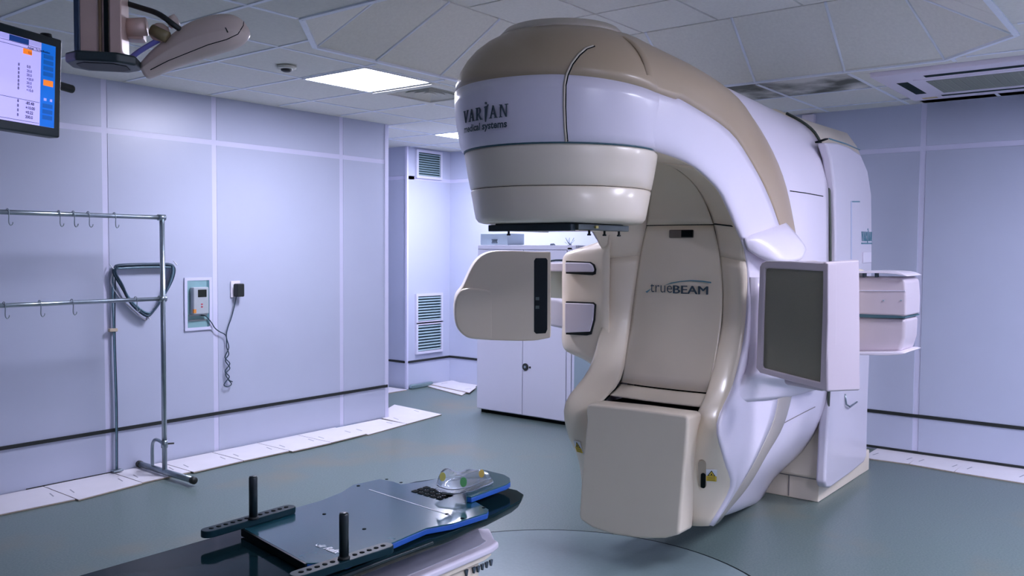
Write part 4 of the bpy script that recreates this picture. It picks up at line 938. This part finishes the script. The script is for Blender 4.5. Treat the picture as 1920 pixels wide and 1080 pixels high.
# ================================================================== GARMENT RACK
RY = 5.60; RX = 3.20
R_ = thing('hanging_rack', 'tall chrome tube rack with two horizontal rails standing before the left wall', 'rack', (RX, RY, 0))
tp = P(304, 408, 'y', RY); zt1 = tp.z; zt2 = P(306, 560, 'y', RY).z
RX = P(308, 800, 'y', RY).x
tube('post', [(RX, RY, .03), (RX, RY, zt1)], .017, STEEL, R_, 14)
tube('rail', [(1.2, RY, zt1), (RX+.01, RY, zt1)], .015, STEEL, R_, 14)
tube('rail', [(1.2, RY, zt2), (RX, RY, zt2)], .014, STEEL, R_, 14)
tube('post', [(1.2, RY, .03), (1.2, RY, zt1)], .017, STEEL, R_, 14)
for x_ in (RX, 1.2):
    tube('foot', [(x_, RY-.35, .040), (x_, RY+.33, .040)], .021, STEEL, R_, 14)
    for yy in (-.36, .33): tube('end_cap', [(x_, RY+yy-.01, .040), (x_, RY+yy+.02, .040)], .0245, RUBBER, R_, 14)
    tube('brace', cr([(x_, RY, .235), (x_, RY+.09, .25), (x_, RY+.14, .235), (x_, RY+.16, .18), (x_, RY+.16, .03)], 4), .012, STEEL, R_, 10)
    tube('clamp_collar', [(x_, RY, .21), (x_, RY, .26)], .023, STEEL, R_, 12)
for z_ in (zt1, zt2): tube('elbow', [(RX-.03, RY, z_), (RX+.022, RY, z_)], .021, STEEL, R_, 12)
tube('clamp_knob', [(RX, RY, .235), (RX+.06, RY-.02, .232)], .006, RUBBER, R_, 8)
def hook(px, z, k):
    x_ = P(px, 408, 'y', RY).x; t = thing('rail_hook', ('small metal S-hook on the %s rail of the rack, ' % ('upper' if z == zt1 else 'lower'))+k, 'hook', (x_, RY, z), 'S-hooks on the rack rails')
    tube('hook_wire', cr([(x_, RY+.020, z-.002), (x_, RY+.015, z+.015), (x_, RY, z+.0215), (x_, RY-.016, z+.015), (x_, RY-.021, z-.02), (x_, RY-.018, z-.06), (x_+.01, RY-.016, z-.078), (x_+.022, RY-.016, z-.07), (x_+.024, RY-.016, z-.058)], 3), .003, STEEL, t, 6)
for px_, k in ((14, 'leftmost'), (110, 'second from left'), (137, 'dark one third from left'), (165, 'fourth from left'), (214, 'nearest the post')): hook(px_, zt1, k)
for px_, k in ((71, 'left one'), (132, 'middle one'), (4, 'cut by the photo edge'), (252, 'in front of the cable coil')): hook(px_, zt2, k)
# ---- hose coil pinned to the wall --------------------------------------
CY = YL-.03
HC = thing('hose_coil', 'triangular coil of dark blue hoses pinned to the left wall, ends dropping down', 'hose coil', P(270, 545, 'y', CY))
for k in range(5):
    o_ = [(0, 0), (2, 2.4), (-1.2, 4), (1.5, 6), (3, 1)][k]
    pp = [(222+o_[0], 497+o_[1]), (270, 495+o_[1]), (316, 495+o_[1]), (326-o_[0], 503), (322-o_[0], 525), (304, 560), (288, 583), (277, 593-o_[1]), (262, 585-o_[1]), (243, 566-o_[1]), (227+o_[0], 535), (214+o_[0], 512), (216+o_[0], 502)]
    tube('hose', cr([P(a_, b2_, 'y', CY-.008*k+.001) for a_, b2_ in pp], 4, True), .0075, CLEARC if k % 2 else CABLE, HC, 8, True)
tube('clear_hose', cr([P(a_, b2_, 'y', YL-.027) for a_, b2_ in ((214, 505), (208, 530), (222, 555), (250, 582), (272, 600), (276, 594))], 4), .006, mat('clear_tube', (.5, .5, .58), .2), HC, 8)
for q in ((209, 499), (328, 492), (278, 594)):
    tube('cable_tie', [P(q[0]-3, q[1]-3, 'y', YL-.020), P(q[0]+4, q[1]+5, 'y', YL-.06)], .004, WHITE, HC, 6)
DP = HC
tube('hose', cr([P(212, 505, 'y', YL-.028), P(211, 560, 'y', YL-.028), P(213, 620, 'y', YL-.028), P(217, 760, 'y', YL-.028), P(218, 882, 'y', YL-.03)], 5), .006, CLEARC, DP, 8)
tube('hose', cr([P(216, 520, 'y', YL-.028), P(215.5, 620, 'y', YL-.028), P(219.5, 760, 'y', YL-.028), P(220, 882, 'y', YL-.03)], 5), .005, CABLE, DP, 8)
a = P(213, 619, 'y', YL-.04); box('cable_clip', a.x-.03, a.x+.03, YL-.044, YL-.018, a.z-.012, a.z+.012, mat('beige_plastic', (.55, .45, .33), .5), DP, .005)
a = P(219, 888, 'y', YL-.04); box('floor_bracket', a.x-.035, a.x+.035, YL-.07, YL-.018, .022, .034, STEEL, DP, .003)
# ---- recessed wall box with device, socket and cord -----------------------
a = P(345, 521, 'y', YL-.008); b_ = P(397, 617, 'y', YL-.008)
WB = thing('wall_box', 'open teal recessed box with white rim in the left wall', 'wall box', (a.x, YL, b_.z))
f = .022
joinmesh('rim', [boxv(a.x, b_.x, YL-.016, YL-.006, a.z-f, a.z), boxv(a.x, b_.x, YL-.016, YL-.006, b_.z, b_.z+f), boxv(a.x, a.x+f, YL-.016, YL-.006, b_.z+f, a.z-f), boxv(b_.x-f, b_.x, YL-.016, YL-.006, b_.z+f, a.z-f)], WALLJ, WB)
box('liner', a.x+f, b_.x-f, YL-.012, YL-.007, b_.z+f, a.z-f, TEALB, WB)
box('liner_wall', b_.x-f-.02, b_.x-f, YL-.0135, YL-.007, b_.z+f, a.z-f, mat('teal_dark', (.10, .22, .26), .5), WB)
for zz in (.07, .11): box('liner_bar', a.x+f+.01, b_.x-f-.02, YL-.016, YL-.01, b_.z+zz, b_.z+zz+.012, STEEL, WB)
a = P(361, 539, 'y', YL-.05); b_ = P(390, 588, 'y', YL-.05)
DV = thing('monitoring_device', 'small grey wall device with dark display inside the teal box', 'device', (a.x, YL, b_.z))
box('housing', a.x, b_.x, YL-.065, YL-.013, b_.z, a.z, mat('device_grey', (.42, .46, .50), .4, noise=.02), DV, .008, 3)
box('display', a.x+.035, b_.x-.02, YL-.068, YL-.062, a.z-.075, a.z-.018, DARKGL, DV, .003)
box('orange_tab', a.x-.001, a.x+.02, YL-.067, YL-.05, b_.z+.01, b_.z+.04, ORANGE, DV)
for q in range(2): box('red_mark', a.x+.06, a.x+.075, YL-.0665, YL-.064, b_.z+.05+q*.02, b_.z+.06+q*.02, mat('red_ink', (.5, .05, .08), .5), DV)
a = P(432, 527, 'y', YL-.01); b_ = P(450, 557, 'y', YL-.01)
SK = thing('wall_socket', 'white wall socket plate right of the teal box', 'socket', (a.x, YL, b_.z)); box('plate', a.x, b_.x, YL-.016, YL-.006, b_.z, a.z, LILAC, SK, .004)
box('rocker_switch', a.x+.01, a.x+.028, YL-.02, YL-.015, (a.z+b_.z)/2, a.z-.02, WHITE, SK, .002)
PG = thing('power_adapter', 'black plug-in power adapter with long twisted cord on the left wall', 'adapter', (a.x, YL, b_.z))
box('adapter_body', a.x+.02, b_.x-.0, YL-.075, YL-.018, b_.z+.005, a.z-.02, RUBBER, PG, .01, 3)
cp = [(443, 556), (440, 572), (434, 595), (427, 615), (424.5, 632)]
tw = [(424.5, 632), (429, 652), (422, 670), (431, 682), (422, 696), (430, 706), (424, 715), (420, 722), (427, 725), (434, 720), (428, 712)]
tw2 = [(424.5, 632), (425, 650), (429, 664), (422.5, 676), (431, 690), (423, 701), (429, 712), (436, 716)]
tube('cord', cr([P(*q, 'y', YL-.03) for q in cp+tw[1:]], 5), .0042, CABLE, PG, 7)
tube('cord', cr([P(*q, 'y', YL-.03) for q in [(377, 591), (386, 593), (396, 604), (403, 615), (412, 622), (420, 626), (424.5, 632)]+tw2[1:]], 5), .0042, CABLE, PG, 7)

# ================================================================== CABINETS
CB = thing('storage_cabinet', 'tall white two-door cabinet standing behind the machine head', 'cabinet', (6.45, 4.95, 0))
c0, c1 = 4.37, 5.53; ctz = 1.64
box('carcass', 6.47, 6.95, c0, c1, .035, ctz, CABW, CB, .004)
box('plinth', 6.50, 6.93, c0+.02, c1-.02, 0, .035, GAP, CB)
mid = 4.965
for a_, b2_ in ((mid+.003, c1-.004), (c0+.10, mid-.003)): box('door', 6.45, 6.47, a_, b2_, .045, ctz-.045, CABW, CB, .003)
box('frame_strip', 6.452, 6.47, c0+.045, c0+.094, .045, ctz-.02, CABW, CB, .002)
box('frame_strip', 6.455, 6.47, c0+.002, c0+.038, .045, ctz-.02, CABW, CB, .002)
box('top_rail', 6.452, 6.47, c0+.004, c1-.004, ctz-.040, ctz, CABW, CB, .002)
c_ = P(985, 688, 'x', 6.445)
def disc(name, x, y, z, r, th, m, par, n=20):
    return prism(name, [(x, y+r*math.cos(2*math.pi*k/n), z+r*math.sin(2*math.pi*k/n)) for k in range(n)], (th, 0, 0), m, par, .002, 1)
disc('door_lock', 6.438, c_.y, c_.z, .034, .014, RUBBER, CB); disc('lock_pin', 6.442, c_.y-.052, c_.z, .010, .01, RUBBER, CB, 12); disc('lock_cylinder', 6.434, c_.y, c_.z, .012, .01, STEEL, CB, 12)
C2 = thing('low_cabinet', 'blue-grey low cabinet right of the white cabinet, half hidden by the machine', 'cabinet', (6.5, 3.9, 0))
box('body', 6.42, 6.9, 3.3, c0-.012, .03, 1.35, CABG, C2, .006); box('plinth', 6.46, 6.88, 3.32, c0-.03, 0, .03, GAP, C2)
box('door', 6.405, 6.42, 3.84, c0-.02, .05, 1.33, CABG, C2, .003); box('door', 6.405, 6.42, 3.31, 3.83, .05, 1.33, CABG, C2, .003)
a = P(901, 438, 'x', 6.52); b_ = P(952, 459, 'x', 6.52)
TB = thing('grey_box', 'grey electronics box standing on top of the white cabinet', 'box', (6.6, a.y, ctz))
box('case', 6.52, 6.78, b_.y, a.y, ctz, a.z, BOXG, TB, .005)
c_ = P(927, 452, 'x', 6.515); 
for q in range(3): box('emblem_bar', 6.512, 6.522, c_.y-.034+.006*(q == 1), c_.y+.034-.006*(q == 1), c_.z-.022+q*.015, c_.z-.013+q*.015, INK, TB)
SM = thing('wire_ornament', 'small wiry silver object on the cabinet top near the machine', 'ornament', P(1070, 458, 'x', 6.6))
c_ = P(1068, 459, 'x', 6.62); c_.z = ctz; c_.y = max(c_.y, c0+.04)
for k in range(9):
    an = k*.7; tube('wire', [c_, c_+Vector((.03*math.cos(an), .05*math.sin(an), .03+.02*(k % 3)))], .003, STEEL, SM, 5)
revolve('wire_base', [(0, ctz), (.02, ctz), (.016, ctz+.012), (0, ctz+.012)], c_.x, c_.y, STEEL, SM, 12)
SO = P(1034, 459, 'x', 6.6); t = thing('small_clip', 'tiny dark clip lying on the white cabinet top', 'clip', (SO.x, SO.y, ctz))
prism('clip_body', [(SO.x, SO.y-.03, ctz), (SO.x, SO.y+.02, ctz), (SO.x, SO.y+.015, ctz+.016), (SO.x, SO.y-.01, ctz+.018)], (.03, 0, 0), INK, t, .003, 2)

# ================================================================== CEILING PENDANT, MONITOR, CAMERA POD
def T(px, py, t): return CAMP+(FW+RT*((px-960)/F)-UP*((py-540)/F))*t
dirx = Vector((math.cos(math.radians(-38)), math.sin(math.radians(-38)), 0))   # across
bc = T(193, 112, 2.62)
PN = thing('ceiling_column', 'aluminium ceiling column with black foot plate at the upper left', 'ceiling column', (bc.x, bc.y, Z))
diry = Vector((-dirx.y, dirx.x, 0))
def cbox(name, u0, u1, v0, v1, z0, z1, m, b=.004): return obox(name, bc*1+dirx*u0+diry*v0+Vector((0, 0, z0-bc.z)), dirx*(u1-u0), diry*(v1-v0), (0, 0, z1-z0), m, PN, b)
zb = T(193, 108, 2.62).z
cbox('column_core', -.055, .062, -.05, .07, zb, Z+.02, PINK)
cbox('column_side', -.066, -.050, -.06, .07, zb, Z+.02, mat('column_navy', (.02, .04, .08), .35), .003)
cbox('column_rib', .016, .026, -.062, -.048, zb, Z+.02, GAP, .001)
cbox('column_rib', .0, .008, -.058, -.048, zb, Z+.02, mat('rib_bronze', (.22, .14, .08), .35, metal=.5), .002)
cbox('column_cheek', .03, .064, -.06, .06, zb, Z+.02, PINK, .004)
pl_ = [(-.098, -.03), (-.06, -.075), (.055, -.075), (.1, -.035), (.1, .05), (.06, .09), (-.06, .09), (-.098, .05)]
prism('foot_plate', [bc+dirx*u+diry*v+Vector((0, 0, zb-.026-bc.z)) for u, v in pl_], (0, 0, .03), MONB, PN, .008, 3)
prism('foot_recess', [bc+dirx*u*.7+diry*v*.7+Vector((0, 0, zb-.028-bc.z)) for u, v in pl_], (0, 0, .004), RUBBER, PN)
# monitor
mh = math.radians(21); md = Vector((math.cos(mh), math.sin(mh), 0)); mn = Vector((md.y, -md.x, 0))
o0 = T(0, 140, 2.55)
def PM(px, py, off=0):
    d = ray(px, py); t = (o0+mn*off-CAMP).dot(mn)/d.dot(mn); return CAMP+d*t
tr = PM(117, 75); brt = PM(113, 259); up_ = Vector((0, 0, 1)); Wd = .52; Hh = (tr-brt).length
MT = thing('wall_monitor', 'black framed monitor showing a lilac table screen, hung at the upper left', 'monitor', brt-md*Wd/2)
MT.name = 'hanging_monitor'
tilt = (tr-brt).normalized(); 
def mq(u, v, off=0): return brt-md*u+tilt*v+mn*off
def mbox(name, u0, u1, v0, v1, off0, off1, m, par=MT, b=0): return obox(name, mq(u0, v0, off0), mq(u1, v0, off0)-mq(u0, v0, off0), mq(u0, v1, off0)-mq(u0, v0, off0), mn*(off1-off0), m, par, b)
mbox('monitor_case', 0, Wd, 0, Hh, -.045, 0, MONB, MT, .006)
bz = .028
mbox('screen', bz, Wd-bz, bz, Hh-bz, -.002, .0015, emis('screen_lilac', (.44, .40, .86), 0.62), MT)
sh0, sh1 = bz, Hh-bz
mbox('screen_sidebar', bz, bz+.055, sh0, sh1, .001, .0022, emis('screen_blue', (.0, .13, .60), 0.558), MT)
mbox('screen_bar', bz+.055, Wd-bz, sh1-.016, sh1, .001, .0022, emis('screen_pale', (.36, .34, .75), 0.558), MT)
mbox('screen_bar', .13, .20, sh1-.018, sh1-.001, .0015, .0025, emis('screen_navy', (.01, .05, .25), 0.372), MT)
mbox('screen_button', bz+.008, bz+.045, .155, .173, .002, .003, emis('screen_orange', (.9, .22, .02), 0.558), MT)
mbox('screen_button', .118, .150, sh1-.047, sh1-.031, .002, .003, emis('screen_orange', (.9, .22, .02), 0.558), MT)
for q in range(4): mbox('screen_tab', bz+.008, bz+.046, .185+q*.018, .198+q*.018, .002, .0026, emis('screen_deep_blue', (.0, .09, .42), 0.496), MT)
for q in range(3): mbox('screen_tab', bz+.008, bz+.046, .050+q*.018, .063+q*.018, .002, .0026, emis('screen_deep_blue', (.0, .09, .42), 0.496), MT)
mbox('screen_icon', bz+.010, bz+.018, .108, .116, .002, .003, emis('screen_pale', (.36, .34, .75), 0.558), MT); mbox('screen_icon', bz+.032, bz+.042, .108, .116, .002, .003, emis('screen_pale', (.36, .34, .75), 0.558), MT)
for vv, u1 in ((sh1-.020, .2), (sh1-.030, .13), (.098, .1), (sh0+.006, .1)): mbox('screen_rule', bz+.058, Wd-bz, vv, vv+.0012, .002, .003, INK, MT)
INKD = mat('screen_text', (.03, .02, .14), .6); INKL = mat('screen_text_faint', (.30, .27, .52), .6)
def stext(s, u, v, size, m): textmesh('screen_text', s, size, m, lambda x_, y_: mq(u, v, .003)+md*x_+tilt*y_, MT, bold=.0003)
rowsT = [('0.0', .205), ('20.0', .192), ('20.0', .180), ('+20.0', .168), ('20.0', .156), ('+0.0', .145), ('+10.0', .134)]
for k, (s_, v_) in enumerate(rowsT): stext(s_, .136, v_-.012+.004, .011, INKD if k == 0 else INKL); stext('8', .168, v_-.008, .012, INKD)
for k, (s_, v_) in enumerate((('-85.48', .086), ('+10.00', .072), ('+0.22', .058), ('200.0', .044))): stext(s_, .138, v_, .0125, INKD); stext('8', .168, v_+.002, .012, INKD)
stext('Actual', .135, sh1-.028, .009, INKD); stext('Tx Verification', .105, sh1-.028, .009, INKD); stext('0.0', .132, sh1-.044, .010, INKD)
# monitor bracket to the column
s0_ = mq(.27, Hh*.5, -.045)
tube('mount_arm', cr([s0_, s0_-mn*.08, s0_-mn*.12+Vector((0, 0, .1)), Vector((s0_.x-mn.x*.12, s0_.y-mn.y*.12, Z))], 4), .02, MONB, MT, 10)
tube('handle', cr([mq(.06, Hh*.60, -.06), mq(.0, Hh*.585, -.06), mq(-.09, Hh*.57, -.06), mq(-.105, Hh*.568, -.06)], 3), .0135, RUBBER, MT, 12)
revolve('camera_bump', [(0, tr.z+.0), (.018, tr.z+.0), (.016, tr.z+.010), (0, tr.z+.012)], mq(.045, Hh, -.02).x, mq(.045, Hh, -.02).y, RUBBER, MT, 12)
# banana-shaped pod on a ball joint
PD_ = thing('ceiling_camera_pod', 'curved grey-beige tracking camera pod hanging beside the ceiling column', 'camera', T(360, 80, 2.72))
top = [(268, 116), (290, 92), (320, 68), (352, 45), (390, 30), (425, 26), (448, 33), (462, 48), (467, 62)]
bot = [(277, 146), (300, 136), (335, 121), (370, 109), (405, 98), (432, 90), (450, 82), (461, 74), (466, 67)]
rows = []
for k in range(len(top)):
    t_ = 2.70+.02*k*.3; a = T(*top[k], t_); b_ = T(*bot[k], t_); c_ = a.lerp(b_, .62); dpt = [.05, .06, .07, .075, .075, .07, .06, .04, .012][k]
    away = Vector((FW.x, FW.y, 0))*dpt; near = -Vector((FW.x, FW.y, 0))*dpt*.75
    rows.append([a, a.lerp(b_, .2)+near*.75, a.lerp(b_, .55)+near, a.lerp(b_, .66)+near*.98, b_+near*.55, b_+away*.4, a.lerp(b_, .5)+away, a.lerp(b_, .1)+away*.7])
surf('pod_shell', rows, 3, 4, PODM, PD_, closed_u=True)
PSH = [o for o in PD_.children if o.name.startswith('pod_shell')]
seam_on(PSH, [(282, 131), (315, 114), (350, 100), (390, 84), (425, 74), (446, 64), (456, 48), (457, 38)], .0014, GAP, PD_, 'pod_seam')
p_, n_ = on(PSH, 425, 56, .001); prism('pod_slot', [p_+RT*a_+UP*b_ for a_, b_ in ((-.006, .007), (-.002, .007), (.005, -.007), (.002, -.008))], n_*-.004, RUBBER, PD_)
tube('pod_lens_lip', cr([T(246, 108, 2.66), T(262, 96, 2.66), T(285, 82, 2.67), T(308, 70, 2.68)], 4), [.008]*13, mat('lens_blue', (.18, .18, .55), .15), PD_, 8)
j = T(300, 62, 2.68)
tube('joint_arm', [T(232, 52, 2.66), T(275, 50, 2.67)], .028, PINK, PD_, 14)
obox('joint_bracket', T(236, 72, 2.66), dirx*.05, diry*.06, (0, 0, .055), PINK, PD_, .006)
revolve('joint_ball', [(0, j.z-.03), (.018, j.z-.026), (.029, j.z-.012), (.03, j.z), (.025, j.z+.018), (.012, j.z+.028), (0, j.z+.03)], j.x, j.y, PINK, PD_, 18)
tube('joint_clamp', [T(285, 56, 2.66), T(314, 70, 2.66)], .018, mat('clamp_ochre', (.22, .17, .08), .4), PD_, 12)
tube('joint_clamp', [T(316, 44, 2.70), T(332, 36, 2.70)], .018, PODM, PD_, 12)
tube('pod_cable', cr([T(236, 6, 2.68), T(262, 14, 2.67), T(290, 23, 2.65), T(308, 33, 2.64), T(325, 46, 2.64), T(336, 54, 2.66)], 5), .0085, RUBBER, PD_, 10)
tube('pod_cable', cr([T(236, 6, 2.68), Vector((bc.x+.06, bc.y-.03, 2.5)), Vector((bc.x+.06, bc.y-.03, Z))], 4), .0085, RUBBER, PD_, 10)
